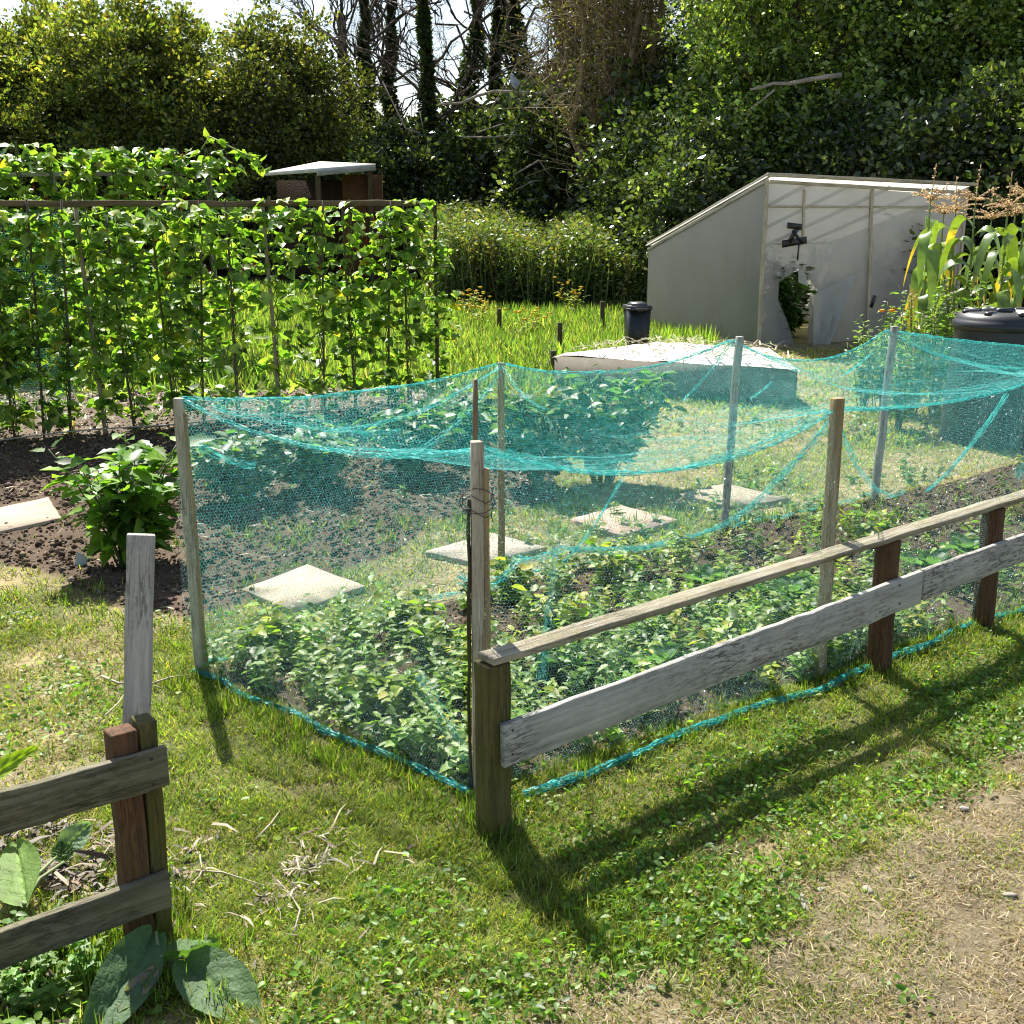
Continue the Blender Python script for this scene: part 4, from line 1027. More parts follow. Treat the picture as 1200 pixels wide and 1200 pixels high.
# second row, taller, farther
C0 = yp(-120, 300, 13.2); C1 = yp(250, 300, 14.0)
f2 = thing('bean_trellis', (C1[0], C1[1], 0), 'grey box frame inside the taller far bean row', 'trellis')
def z2(y, Y): return yp(0, y, Y)[2]
for t in (0, .5, 1):
    q = C0[:2] * (1 - t) + C1[:2] * t; beam('post', (q[0], q[1], -.2), (q[0], q[1], z2(206, 13.6)), .05, .05, M['grey_wood'], f2, side=np.array([1., 0, 0]))
beam('rail', (C0[0], C0[1], z2(205, 13.2)), (C1[0] + .05, C1[1], z2(203, 14)), .04, .05, M['grey_wood'], f2)
far_lab = ['leftmost in the far row', 'second from the left in the far row', 'third from the left in the far row', 'fourth from the left in the far row', 'middle of the far row', 'right of the middle in the far row', 'fifth from the right of the far row', 'fourth from the right of the far row', 'third from the right of the far row', 'second from the right of the far row', 'at the right end of the far row, with a long reaching tendril']
for k in range(11):
    t = k / 10; q = C0[:2] * (1 - t) + C1[:2] * t
    place_bean((k * 2 + 1) % 3, (q[0], q[1] - .05, 0), 1.34 + .05 * math.sin(k * 2.2) , label='tall bean plant, %s' % far_lab[k], group='beans of the taller far row')
td = thing('bean_tendril', tuple(yp(246, 162, 13.9)), 'long bean tendril arching right from the far row against the dark trees', 'tendril')
b = MB(); tp = np.array([yp(a_, b_, 13.9) for a_, b_ in ((236, 175), (246, 160), (262, 168), (285, 180), (303, 186), (306, 196))]); b.tube(tp, .009, 5, (.3, .35, .12))
obj('vine_stem', b, M['stem'], td, smooth=True); b = MB()
for q in tp[1:]: b.inst(T_HEART, q[None] + RNG.normal(0, .03, (4, 3)), rdir(4), rdir(4), .10, pal(4, [(.25, .36, .06)]))
obj('foliage', b, M['leaf'], td)

# dark green windbreak net behind the front row, left
nb = MB()
q0 = BA - BD * 1.7 + np.array([-.25, .5]); q1 = BA + BD * .55 + np.array([-.1, .45])
def Sb(u, v):
    t = (u / 2.3)[:, None]; o = np.column_stack([q0 * (1 - t) + q1 * t, 1.7 - v * 1.55 / 1.55]); o[:, 1] += .05 * np.sin(u * 5) + .03 * np.sin(v * 7 + u * 3); return o
hexnet(nb, Sb, 2.3, 1.5, .030, .018, .0055)
tag(obj('windbreak_net', nb, M['darknet']), 'dark green windbreak net behind the left end of the front bean row', 'netting')

# ------------------------------------------------------------------ cold frame, bin, stakes in the meadow
cf = [gp(650, 414, .36), gp(935, 430, .36), gp(905, 408, .36), gp(770, 400, .36)]
cfm = (cf[0] + cf[1]) / 2
cr_ = thing('raised_bed', (cfm[0], cfm[1], 0), 'low concrete sided bed covered by a dirty white sheet', 'raised bed')
b = MB()
def slab_box(b, quad, z0, z1, col):
    V = [(q[0], q[1], z0) for q in quad] + [(q[0], q[1], z1) for q in quad]
    b.add(V, [(3, 2, 1, 0), (4, 5, 6, 7), (0, 1, 5, 4), (1, 2, 6, 5), (2, 3, 7, 6), (3, 0, 4, 7)], None, col)
slab_box(b, cf, -.05, .335, (.22, .20, .17)); obj('side_wall', b, M['stone'], cr_)
b = MB(); n = 24; U, V = np.meshgrid(np.linspace(0, 1, n), np.linspace(0, 1, n), indexing='ij')
cc = np.mean(cf, axis=0); q = [cc + (a - cc) * 1.02 for a in cf]
Pp = (q[0] * (1 - U[..., None]) + q[1] * U[..., None]) * (1 - V[..., None]) + (q[3] * (1 - U[..., None]) + q[2] * U[..., None]) * V[..., None]
Pp[..., 2] = .345 + (fbm(U * 5, V * 3, 1.6, 4) - .3) * .035 + .01 * (np.abs(U - .5) < .48) * (np.abs(V - .5) < .47)
Pp[0, :, 2] = .33; Pp[-1, :, 2] = .33; Pp[:, 0, 2] -= .012; Pp[:, -1, 2] -= .012
i = (np.arange(n - 1)[:, None] * n + np.arange(n - 1)[None]).ravel()
tn = np.array([.60, .56, .50])[None] * (1 - .25 * (fbm(U.ravel() * 8, V.ravel() * 8, 1.5, 8) > .6))[:, None]
b.add(Pp.reshape(-1, 3), np.stack([i, i + n, i + n + 1, i + 1], 1), None, tn); obj('cover_sheet', b, M['stone'], cr_, smooth=True)
b = MB(); k = 420; U = RNG.random(k); V = RNG.random(k)
P = (cf[0] * (1 - U[:, None]) + cf[1] * U[:, None]) * (1 - V[:, None]) + (cf[3] * (1 - U[:, None]) + cf[2] * U[:, None]) * V[:, None]; P[:, 2] = .40 + RNG.uniform(-.01, .02, k)
b.inst(T_BLADE, P, rdir(k, -.05, .15), np.array([0, 0, 1.]) + RNG.normal(0, .2, (k, 3)), RNG.uniform(.05, .3, k), pal(k, [(.30, .24, .14), (.14, .10, .06), (.15, .2, .05), (.4, .35, .2)]), RNG.uniform(.006, .018, k))
tag(obj('dead_stalks', b, M['stem']), 'dead stalks and dry leaves strewn on the white bed cover', 'litter', kind='stuff')
b = MB(); b.box((0, 0, 0), (1, 1, 1)); 
def peg(px, ytop, ybot, wpx, lab, dark=True, Y=None):
    p = gp(px, ybot) if Y is None else yp(px, ybot, Y); d = p[1]; t = yp(px, ytop, d)
    r = thing('wooden_peg', (p[0], p[1], 0), lab, 'peg', 'short dark posts standing in the long grass')
    beam('shaft', (p[0], p[1], -.1), (t[0], p[1], t[2]), wpx / 1400 * d, wpx / 1400 * d, M['dark_wood'], r, side=np.array([1., .2, 0]), seg=4)
peg(585, 362, 392, 5, 'short dark post left in the meadow beside the beans'); peg(656, 378, 412, 5, 'dark post just left of the white covered bed')
peg(706, 353, 390, 4.5, 'slim dark post nearest the black bin'); peg(648, 411, 440, 6, 'stubby dark post at the near left corner of the white covered bed')
peg(742, 398, 436, 3, 'thin stick in front of the white covered bed')

def bin_(px, py, Y, lab):
    t = yp(px, py, Y); r = thing('rubbish_bin', (t[0], t[1], 0), lab, 'bin'); h = t[2]
    b = MB(); b.box((t[0], t[1], h * .45), (.20, .22, h * .9), (.008, .009, .011), .2, 1.22); obj('body', b, M['plastic'], r)
    b = MB(); b.box((t[0], t[1], h * .93), (.27, .30, .045), (.025, .027, .03), .2, .97); b.box((t[0], t[1], h * .98), (.20, .23, .045), (.03, .032, .034), .2, .75); obj('lid', b, M['plastic'], r)
    b = MB(); b.tube([(t[0] - .15, t[1] - .17, h * .91), (t[0] + .10, t[1] - .17, h * .91)], .013, 8, (.03, .03, .033)); obj('handle', b, M['plastic'], r)
    for s_ in (-.09, .09):
        b = MB(); b.tube([(t[0] + s_ - .012, t[1] + .1, .05), (t[0] + s_ + .012, t[1] + .1, .05)], .05, 14, (.02, .02, .02)); obj('wheel', b, M['plastic'], r)
bin_(747, 355, 13.9, 'small black wheeled bin beside the white shed wall')

# ------------------------------------------------------------------ polythene shed
S1 = yp(897, 210, 15.4); S2 = yp(1131, 221, 17.0); S4 = yp(760, 290, 17.8); S3 = S2 + (S4 - S1); 
S3[2] = S4[2]
def g0(p, z=0.): return np.array([p[0], p[1], z])
def lerp(a, b, t): return np.asarray(a) * (1 - t) + np.asarray(b) * t
sh = thing('greenhouse_shed', (S1[0], S1[1], 0), 'lean-to greenhouse clad in grey-white polythene with taped and torn front', 'greenhouse')
fu = unit(g0(S2) - g0(S1)); fn_ = np.array([fu[1], -fu[0], 0])
su = unit(g0(S4) - g0(S1)); sn = np.array([-fu[0], -fu[1], 0])
def sheet(b, c00, c10, c11, c01, n=16, m_=12, amp=.012, nrm=None, colr=(.6, .6, .58), seed=1, hole=None):
    U, V = np.meshgrid(np.linspace(0, 1, n), np.linspace(0, 1, m_), indexing='ij')
    P = (c00 * (1 - U[..., None]) + c10 * U[..., None]) * (1 - V[..., None]) + (c01 * (1 - U[..., None]) + c11 * U[..., None]) * V[..., None]
    P = P + nrm * ((fbm(U * 4, V * 3, 1.5, seed) - .5) * 2 * amp * np.sin(U * PI) * np.sin(V * PI))[..., None]
    i = (np.arange(n - 1)[:, None] * m_ + np.arange(m_ - 1)[None]).ravel()
    if hole is not None:
        cu = (U[:-1, :-1] + U[1:, 1:]).ravel() / 2; cv = (V[:-1, :-1] + V[1:, 1:]).ravel() / 2
        i = i[~hole(cu, cv)]
    b.add(P.reshape(-1, 3), np.stack([i, i + m_, i + m_ + 1, i + 1], 1), None, colr)
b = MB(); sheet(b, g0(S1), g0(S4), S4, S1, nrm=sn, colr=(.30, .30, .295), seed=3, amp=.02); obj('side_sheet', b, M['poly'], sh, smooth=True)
b = MB(); sheet(b, g0(S2), g0(S3), S3, S2, nrm=sn, colr=(.62, .62, .58), seed=4); obj('side_sheet', b, M['poly'], sh, smooth=True)
b = MB(); sheet(b, g0(S4), g0(S3), S3, S4, nrm=fn_, colr=(.6, .6, .56), seed=5); obj('back_sheet', b, M['poly'], sh, smooth=True)
b = MB(); up = np.array([0, 0, .03]); sheet(b, S1 + up - fu * .06 + fn_ * .08, S2 + up + fn_ * .08, S3 + up, S4 + up - fu * .06, nrm=np.array([0, 0, 1.]), colr=(.62, .62, .58), seed=6, amp=.02); obj('roof_sheet', b, M['poly'], sh, smooth=True)
def fpnt(px, py):
    """point on the front plane seen at this pixel"""
    r_ = yp(px, py, 1.0) - np.array([0, 0, EYE]); t = np.dot(g0(S1) - np.array([0, 0, EYE]), fn_) / np.dot(r_, fn_)
    return np.array([0, 0, EYE]) + r_ * t
def in_px_poly(poly):
    def f(cu, cv):
        P = (g0(S1)[None] * (1 - cu[:, None]) + g0(S2)[None] * cu[:, None]); zt = S1[2] * (1 - cu) + S2[2] * cu
        U = np.dot(P - g0(S1), fu); return inpoly(U, cv * zt, poly)
    return f
hp = [fpnt(*a) for a in ((913, 330), (938, 312), (958, 338), (955, 362), (946, 385), (948, 420), (936, 420), (924, 380), (912, 350))]
hole2 = [(float(np.dot(a - g0(S1), fu)), float(a[2])) for a in hp]
b = MB(); sheet(b, g0(S1), g0(S2), S2 - np.array([0, 0, .1]), S1 - np.array([0, 0, .03]), n=240, m_=170, nrm=fn_, colr=(.36, .37, .375), seed=7, amp=.03, hole=in_px_poly(hole2)); obj('front_sheet', b, M['clear'], sh, smooth=True)
fo = fn_ * .03
def bat(name, a, c_, w_, mat=M['pale_wood'], side=None, o=fo): return beam(name, a + o, c_ + o, w_, .03, mat, sh, side=side, seg=8)
bat('front_post', g0(S1), S1, .05, side=fu); bat('front_post', g0(S2), S2, .05, side=fu)
vz = np.array([0, 0, 1.])
bat('batten', fpnt(900, 242), fpnt(1131, 243), .03, side=vz, o=fo * .9)
bat('batten', fpnt(899, 213), fpnt(1131, 226), .045, side=vz, o=fo * 1.9)
bat('batten', fpnt(1013, 420), fpnt(1019, 222), .05, side=fu, o=fo * 1.4)
bat('batten', fpnt(938, 285), fpnt(940, 222), .03, side=fu, o=fo * 1.4)
beam('roof_edge', S1 + up * 1.6 + fn_ * .06, S4 + up * 1.6, .05, .045, M['pale_wood'], sh)
beam('roof_edge', S1 + up * 1.8 + fn_ * .1 - fu * .05, S2 + up * 1.8 + fn_ * .1 + fu * .1, .05, .04, M['pale_wood'], sh)
for k in range(6):
    t = k / 5; beam('rafter', lerp(S1, S2, t) - up, lerp(S4, S3, t) - up, .04, .04, M['grey_wood'], sh, seg=4)
# black tape: two bars and a slanting pair between them, and a smear
b = MB()
def strip(a, c_, w_):
    a = fpnt(*a) + fn_ * .055; c_ = fpnt(*c_) + fn_ * .055; d = unit(c_ - a); s_ = np.cross(d, fn_) * w_ / 2
    b.add(np.array([a - s_, a + s_, c_ + s_, c_ - s_, a - s_ + fn_ * .004, a + s_ + fn_ * .004, c_ + s_ + fn_ * .004, c_ - s_ + fn_ * .004]),
          [(3, 2, 1, 0), (4, 5, 6, 7), (0, 1, 5, 4), (1, 2, 6, 5), (2, 3, 7, 6), (3, 0, 4, 7)], None, (.012, .012, .012))
strip((919, 264), (936, 266), .075); strip((932, 266), (921, 284), .065); strip((925, 270), (937, 285), .045); strip((913, 286), (942, 281), .09); strip((933, 285), (931, 305), .025); obj('black_tape', b, M['plastic'], sh)
b = MB(); strip((1017, 360), (1022, 346), .06); obj('black_tape', b, M['plastic'], sh)
# torn flap hanging outwards
b = MB(); T0, T1, T2, T3 = fpnt(948, 345), fpnt(998, 320), fpnt(960, 402), fpnt(944, 418)
sheet(b, T0 + fo * 3, T1 + fo * 3, T2 + fo * 7, T3 + fo * 5, nrm=fn_, colr=(.52, .52, .50), seed=9, amp=.12); obj('torn_flap', b, M['poly'], sh, smooth=True)
b = MB(); T0, T1, T2, T3 = fpnt(930, 310), fpnt(938, 318), fpnt(940, 335), fpnt(930, 330)
sheet(b, T0 + fo * 3, T1 + fo * 3, T2 + fo * 4, T3 + fo * 3, nrm=fn_, colr=(.75, .76, .76), seed=10); obj('torn_flap', b, M['poly'], sh, smooth=True)
IG = 'plants growing inside the greenhouse'
for (t, dp, hh, lab, sd) in ((.16, .22, 1.2, 'dark leafy plant seen through the torn greenhouse sheet', 31), (.62, .3, 1.25, 'tomato plant behind the middle of the greenhouse sheet', 32), (.80, .18, 1.6, 'tall tomato plant pressed on the right of the greenhouse sheet', 33), (.35, .8, .9, 'plant deep inside the greenhouse', 34)):
    q = lerp(g0(S1), g0(S2), t) - fn_ * dp
    plant('greenhouse_plant', lab, 'plant', (q[0], q[1], 0), IG, 16, hh, .36, .14, 34, [(.05, .10, .025), (.08, .14, .035)], None, seed=sd, wr=1.1)

# ------------------------------------------------------------------ compost bin, maize, flowers
CBp = yp(1178, 365, 9.1); cb = thing('compost_bin', (CBp[0], CBp[1], 0), 'round black compost bin with moulded lid at the right edge', 'compost bin')
b = MB(); hh = CBp[2]; Rr = .355; n = 48
def lathe(b, prof, c, n=48, col=(.02, .021, .023), mod=None):
    th = np.linspace(0, 2 * PI, n, endpoint=False); V = []
    for (r_, z_) in prof:
        rr = r_ * np.ones(n) if mod is None else r_ * mod(th, r_, z_)
        V.append(np.stack([c[0] + rr * np.cos(th), c[1] + rr * np.sin(th), np.full(n, z_)], 1))
    V = np.vstack(V); F = []
    for k in range(len(prof) - 1):
        for j in range(n): F.append((k * n + j, k * n + (j + 1) % n, (k + 1) * n + (j + 1) % n, (k + 1) * n + j))
    b.add(V, F, None, col); return b
lathe(b, [(Rr * 1.12, 0), (Rr * 1.1, .2), (Rr * 1.03, .6), (Rr * .985, hh - .12), (Rr * .98, hh - .06)], CBp); obj('body', b, M['plastic'], cb, smooth=True)
b = MB(); lathe(b, [(Rr * .99, hh - .13), (Rr * 1.05, hh - .12), (Rr * 1.05, hh - .075), (Rr * 1.0, hh - .06), (Rr * .98, hh - .045), (Rr * .93, hh - .015), (Rr * .80, hh), (Rr * .5, hh + .004), (Rr * .48, hh - .012), (Rr * .3, hh - .014), (.002, hh - .014)], CBp)
lidr = obj('lid', b, M['plastic'], cb, smooth=True)
for a in np.linspace(0, 2 * PI, 9)[:-1]:
    b = MB(); b.box((CBp[0] + Rr * .7 * math.cos(a), CBp[1] + Rr * .7 * math.sin(a), hh + .004), (.15, .045, .02), (.024, .025, .027), a, .8); obj('lid_rib', b, M['plastic'], lidr)
b = MB(); b.box((CBp[0], CBp[1], hh + .008), (.16, .05, .035), (.024, .025, .027), .3, .85); obj('lid_handle', b, M['plastic'], lidr)

def maize(px, topy, Y, lab, sd):
    r = np.random.default_rng(sd); t = yp(px, topy, Y); H = t[2]; root = thing('maize_plant', (t[0], t[1], 0), lab, 'maize', 'maize plants beside the greenhouse')
    st = MB(); st.tube([(0, 0, -.02), (.01, 0, H * .5), (0, .01, H * .86), (0, 0, H * .97)], [.016, .013, .008, .004], 8, (.18, .24, .06))
    lf_ = MB(); nl = 15
    for k in range(nl):
        z = H * (.18 + .66 * k / nl); a = k * PI + r.normal(0, .5) + sd; Lf = r.uniform(.55, .85); rise = r.uniform(.5, 1.1); nu = 16
        u = np.linspace(0, 1, nu); x_ = Lf * (u * .62 - .12 * u ** 2 * 1.2); zz = z + Lf * (rise * u * .62 - (1.0 + rise * .6) * u ** 2.3 * .78)
        wd = .056 * np.sin(np.clip(u * .86 + .12, 0, 1) * PI) ** .7; wd[-1] = .002
        tw = np.sin(u * 3 + k) * .5
        ca, sa = math.cos(a), math.sin(a)
        mid = np.stack([x_ * ca, x_ * sa, zz], 1); sd_ = np.stack([-sa * np.cos(tw), ca * np.cos(tw), np.sin(tw)], 1)
        V = np.stack([mid - sd_ * wd[:, None] + [0, 0, .012], mid, mid + sd_ * wd[:, None] + [0, 0, .012]], 1).reshape(-1, 3)
        i = np.arange(nu - 1) * 3; F = np.vstack([np.stack([i, i + 1, i + 4, i + 3], 1), np.stack([i + 1, i + 2, i + 5, i + 4], 1)])
        yel = (u > r.uniform(.6, 1.2))[:, None]; base = np.array([.15, .25, .05]) * r.uniform(.7, 1.3)
        cc = np.where(yel, np.array([.45, .34, .05]), base); lf_.add(V, F, None, np.repeat(cc, 3, axis=0))
    ts = MB()
    for k in range(15):
        a = r.uniform(0, 2 * PI); Lt = r.uniform(.14, .26) if k else .30; el = r.uniform(.2, .95) if k else 1.5
        u = np.linspace(0, 1, 6); P = np.stack([Lt * u * math.cos(el) * math.cos(a), Lt * u * math.cos(el) * math.sin(a), H * .93 - .02 + Lt * (u * math.sin(el) - .25 * u ** 2 * (k > 0))], 1)
        ts.tube(P, .0035, 4, (.52, .40, .24))
        m_ = 22; tt = r.random(m_); Q = np.stack([np.interp(tt, u, P[:, j]) for j in range(3)], 1); ts.inst(T_RH, Q, rdir(m_, -.8, .3, r), rdir(m_, r=r), .024, pal(m_, [(.60, .46, .28), (.48, .35, .19)], None, .15, r))
    obj('stalk', st, M['stem'], root, local=True, smooth=True); obj('foliage', lf_, M['corn'], root, local=True, smooth=True); obj('tassel', ts, M['petal'], root, local=True)
for a in ((1093, 212, 10.6, 'maize plant with a drooping yellow-tipped leaf, nearest the greenhouse centre', 1), (1122, 226, 11.4, 'maize plant behind the marigolds with a bushy tan tassel', 2), (1146, 212, 10.9, 'maize plant with an upright tassel left above the compost bin', 3),
          (1184, 222, 10.5, 'maize plant right above the compost bin lid', 4), (1205, 206, 11.2, 'maize plant at the right edge of the picture', 5), (1164, 238, 12, 'maize plant standing farthest back among its neighbours', 6), (1232, 214, 10.8, 'maize plant beyond the right picture edge', 7), (1108, 232, 11.9, 'maize plant set back behind the one with the drooping yellow leaf', 8), (1192, 232, 11.8, 'maize plant set back behind the compost bin lid', 9)): maize(*a)
for (px, py, Y, hh, lab, fl, sd) in ((1045, 405, 10.4, .95, 'bushy marigold with one orange-yellow flower before the greenhouse', ((.75, .40, .02), .05, .25, 5), 41), (1022, 408, 10.6, .72, 'low white flowered weed left of the marigold', ((.7, .7, .62), .018, .9, 8), 42),
                                     (1085, 408, 10.0, 1.1, 'tall white flowered weed under the drooping maize leaf', ((.7, .7, .62), .018, .9, 9), 43), (1110, 410, 10.0, 1.0, 'white flowered weed just left of the compost bin', ((.7, .7, .62), .018, .9, 9), 44),
                                     (1070, 415, 9.5, .75, 'leafy weed in front of the marigold behind the net peak', None, 45), (1135, 420, 10.3, 1.2, 'leafy weed rising behind the compost bin', None, 46)):
    p = yp(px, 300, Y); plant('flowering_weed', lab, 'plant', (p[0], p[1], 0), 'weeds and flowers below the maize', 13, hh, .26, .06, 40, [(.11, .19, .04), (.17, .26, .06)], None, flower=fl, seed=sd, wr=.7)

# ragwort and bright plants in the meadow
for k, (px, py, hh, lab) in enumerate(((668, 372, .5, 'tall yellow flowering ragwort in the meadow'), (565, 385, .35, 'yellowish flowering weed near the end bean post'), (620, 395, .3, 'low yellow flowering weed in mid meadow'), (548, 372, .4, 'yellow weed partly behind the end bean post'))):
    p = gp(px, py); plant('ragwort', lab, 'plant', (p[0], p[1], 0), 'yellow flowering weeds in the meadow', 10, hh, .3, .07, 14, [(.2, .26, .05), (.3, .3, .06)], None, flower=((.65, .5, .03), .05, .9, 7), seed=60 + k, wr=.6)

# small litter on the soil
p = gp(94, 668); b = MB(); b.add([(p[0] - .03, p[1], .005), (p[0] + .03, p[1] - .01, .005), (p[0] + .035, p[1] + .02, .06), (p[0] - .02, p[1] + .03, .085), (p[0] - .035, p[1] + .04, .02), (p[0] + .02, p[1] + .045, .02)],
    [(0, 1, 2, 3), (4, 0, 3, 3)][:1] + [(4, 5, 2, 3)], [(0, 3, 4), (1, 5, 2)], (.33, .38, .38))
tag(obj('plastic_scrap', b, M['stone']), 'small grey-blue plastic scrap on the dug soil behind the leaning plank', 'litter')
def pebbles(px, py, n, sp, sz, lab, colr=(.27, .25, .21)):
    for k in range(n):
        p = gp(px + random.gauss(0, sp), py + random.gauss(0, sp * .5)); s_ = sz * random.uniform(.6, 1.3); b = MB()
        lathe(b, [(.002, -.3 * s_), (.42 * s_, -.1 * s_), (.5 * s_, .1 * s_), (.3 * s_, .3 * s_), (.002, .33 * s_)], (p[0], p[1]), 9, colr, mod=lambda th, r_, z_, k=k: 1 + .18 * np.sin(th * 2 + k) + .1 * np.sin(th * 3 + 2 * k))
        o = obj('stone', b, M['stone'], smooth=True); o.location.z = hg(p) - .15 * s_; o.rotation_euler = (random.uniform(-.3, .3), random.uniform(-.3, .3), random.uniform(0, 6)); o.scale = (1.25, .9, .7); tag(o, lab, 'stone', 'pebbles on the worn path' if n > 1 else None)
pebbles(935, 1052, 16, 12, .022, 'small pale pebble in the bare patch at the path edge')
pebbles(1131, 948, 1, 1, .034, 'single whitish stone beside the clover at the path edge'); pebbles(1019, 1042, 1, 1, .024, 'single buff stone lying right of the pebble patch')
pebbles(1183, 1050, 1, 1, .03, 'grey stone by the right edge of the path'); pebbles(1068, 1028, 1, 1, .02, 'small stone on the worn path between pebbles and right edge')
def twig(pts, r_, lab, z=.02, colr=(.34, .28, .2)):
    P = [np.append(gp(a, b_)[:2], 0) for a, b_ in pts]; P = [np.array([q[0], q[1], hg(q) + z + .008 * math.sin(k * 2)]) for k, q in enumerate(P)]
    b = MB(); b.tube(P, np.linspace(r_, r_ * .4, len(P)), 6, colr); tag(obj('twig', b, M['stem'], smooth=True), lab, 'twig', 'dry twigs on the lawn')
twig([(115, 858), (140, 835), (150, 815)], .004, 'dry twig leaning on the grass left of the grey plank'); twig([(175, 812), (200, 805), (228, 797)], .005, 'pale dry twig between the grey plank and the net stake')
twig([(230, 1028), (262, 1032), (300, 1038), (330, 1046)], .003, 'thin dry twig by the left fence foot'); twig([(300, 990), (318, 974), (328, 955)], .004, 'short curved twig on the open lawn')
twig([(345, 1100), (352, 1075), (340, 1050), (325, 1035)], .003, 'hooked dry twig below the dead stalks'); twig([(120, 800), (140, 812), (165, 806), (190, 815)], .006, 'brown twig crossing behind the plank foot')

# ------------------------------------------------------------------ shelter in the background
Ys = 26.0; sl_ = thing('open_shelter', (yp(385, 240, Ys)[0], Ys, 0), 'small open timber shelter with pale sheet roof behind the beans', 'shelter')
ra, rb, rc, rd = yp(310, 206, Ys - .8), yp(372, 202, Ys - 1.3), yp(440, 196, Ys), yp(375, 193, Ys + 1.6)
b = MB(); q = [ra, rb, rc, rd]; V = [a for a in q] + [a + [0, 0, .07] for a in q]; b.add(V, [(3, 2, 1, 0), (4, 5, 6, 7), (0, 1, 5, 4), (1, 2, 6, 5), (2, 3, 7, 6), (3, 0, 4, 7)], None, (.55, .54, .50)); obj('roof', b, M['stone'], sl_)
beam('fascia', rb - [0, .03, .02], rc - [0, .03, .02], .03, .09, M['grey_wood'], sl_)
for a, z_ in ((rb, .0), (rc, 0)):
    c_ = lerp(a, (ra + rb + rc + rd) / 4, .1); beam('post', g0(c_), (c_[0], c_[1], c_[2] - .02), .10, .10, M['dark_wood'], sl_, side=np.array([1., 0, 0]))
b = MB(); p0, p1 = lerp(rb, rc, .45), lerp(rb, rc, .96); p0 = p0 + [0, .5, 0]; p1 = p1 + [0, .5, 0]
b.box(((p0[0] + p1[0]) / 2, (p0[1] + p1[1]) / 2, 1.2), (np.linalg.norm(p1 - p0), .05, 2.4), (.11, .05, .022)); obj('wall_panel', b, M['bark'], sl_)

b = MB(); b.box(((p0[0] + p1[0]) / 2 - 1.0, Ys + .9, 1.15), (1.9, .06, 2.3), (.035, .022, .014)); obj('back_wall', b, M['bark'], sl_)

# ------------------------------------------------------------------ trees
def limb(b, a, c_, r0, r1, r, colr, n=7, wig=.06, sides=6):
    a = np.asarray(a, float); c_ = np.asarray(c_, float); L_ = np.linalg.norm(c_ - a); t = np.linspace(0, 1, n)[:, None]
    P = a * (1 - t) + c_ * t; P[1:-1] += r.normal(0, wig * L_ * .35, (n - 2, 3)); P[1:-1, 2] += .06 * L_ * np.sin(t[1:-1, 0] * PI)
    b.tube(P, np.linspace(r0, r1, n), sides, colr, cap=False); return P
def make_tree(name, label, cat, group, loc, H, tr, lobes, ncl, per, lsz, clr, cols, w_, sd, mat='tree', bark=(.09, .07, .05), upright=0., trunkto=.75, flat=.7):
    r = np.random.default_rng(sd); root = thing(name, loc, label, cat, group)
    tk = MB(); P = limb(tk, (0, 0, -.2), (r.normal(0, .2), r.normal(0, .2), H * trunkto), tr, tr * .35, r, bark, 9, .03, 9)
    cr = MB(); vol = np.array([l[3] * l[4] * l[5] for l in lobes]); pr = vol / vol.sum()
    for li, (x, y, z, rx, ry, rz_) in enumerate(lobes):
        t0 = min(.95, max(.12, (z - rz_ * .8) / (H * trunkto))); a = P[int(t0 * 8)]
        lp_ = limb(tk, a, (x, y, z), tr * .4, tr * .12, r, bark, 7, .08)
        k = max(3, int(ncl * pr[li])); d = rdir(k, r=r); q = r.random(k)[:, None] ** .42
        # uneven outline
        rad = .72 + .5 * vnoise(d[:, 0] * 2.2 + li * 9, d[:, 2] * 2.2 + d[:, 1] * 3, sd)
        cc = np.array([x, y, z]) + d * q * rad[:, None] * np.array([rx, ry, rz_])
        cc = cc[cc[:, 2] > .25]
        for j in range(0, len(cc), 3): limb(tk, lp_[min(6, 2 + j % 5)], cc[j], tr * .09, .008, r, bark, 4, .08, 4)
        n = len(cc) * per; ci = np.repeat(np.arange(len(cc)), per)
        cs = (clr * r.uniform(.5, 1.5, len(cc)))[ci][:, None]
        o = r.normal(0, 1, (n, 3)) * np.array([1, 1, flat]) * cs * .5
        o[:, 2] += upright * np.abs(r.normal(0, 1, n)) * clr
        tone = (r.uniform(.6, 1.35, len(cc)))[ci][:, None]
        D = unit(o + r.normal(0, .35, (n, 3)) * clr + np.array([0, 0, upright * .6])); Nn = rdir(n, -.2, 1, r)
        cr.inst(T_RH, cc[ci] + o, D, Nn, lsz * r.uniform(.4, 1.6, n), pal(n, cols, w_, .25, r) * tone)
    obj('trunk', tk, M['bark'], root, local=True, smooth=True); obj('crown', cr, M[mat], root, local=True)
    return root
def inst_tree(src, loc, label, s=1.0, rzv=0.0, sz=None):
    o = copy_tree(src); o.location = loc; o.rotation_euler = (0, 0, rzv); o.scale = (s, s, sz or s); o['label'] = label; return o
OL = [(.13, .19, .04), (.21, .26, .055), (.07, .11, .025), (.32, .30, .08)]
GRP = 'trees at the left behind the bean rows'
def at(px, Y): q = yp(px, 242, Y); return (q[0], Y, 0)
lobL = [(0, 0, 5.6, 2.3, 2.2, 2.2), (-1.8, .3, 4.3, 1.9, 1.8, 2.1), (1.8, -.2, 4.2, 1.9, 1.8, 2.2), (.3, .4, 7.3, 1.5, 1.5, 1.5), (-.4, -.9, 2.6, 2.4, 1.5, 1.9), (1.4, .2, 6.4, 1.3, 1.3, 1.3), (-1.5, .2, 6.5, 1.2, 1.2, 1.4)]
tl = make_tree('broadleaf_tree', 'olive green tree with yellow tinged top at the upper left', 'tree', GRP, at(160, 33), 9, .22, lobL, 760, 90, .12, .36, OL, [4, 3, 3, 1.2], 101, upright=.3)
tl.scale = (1, 1, .84)
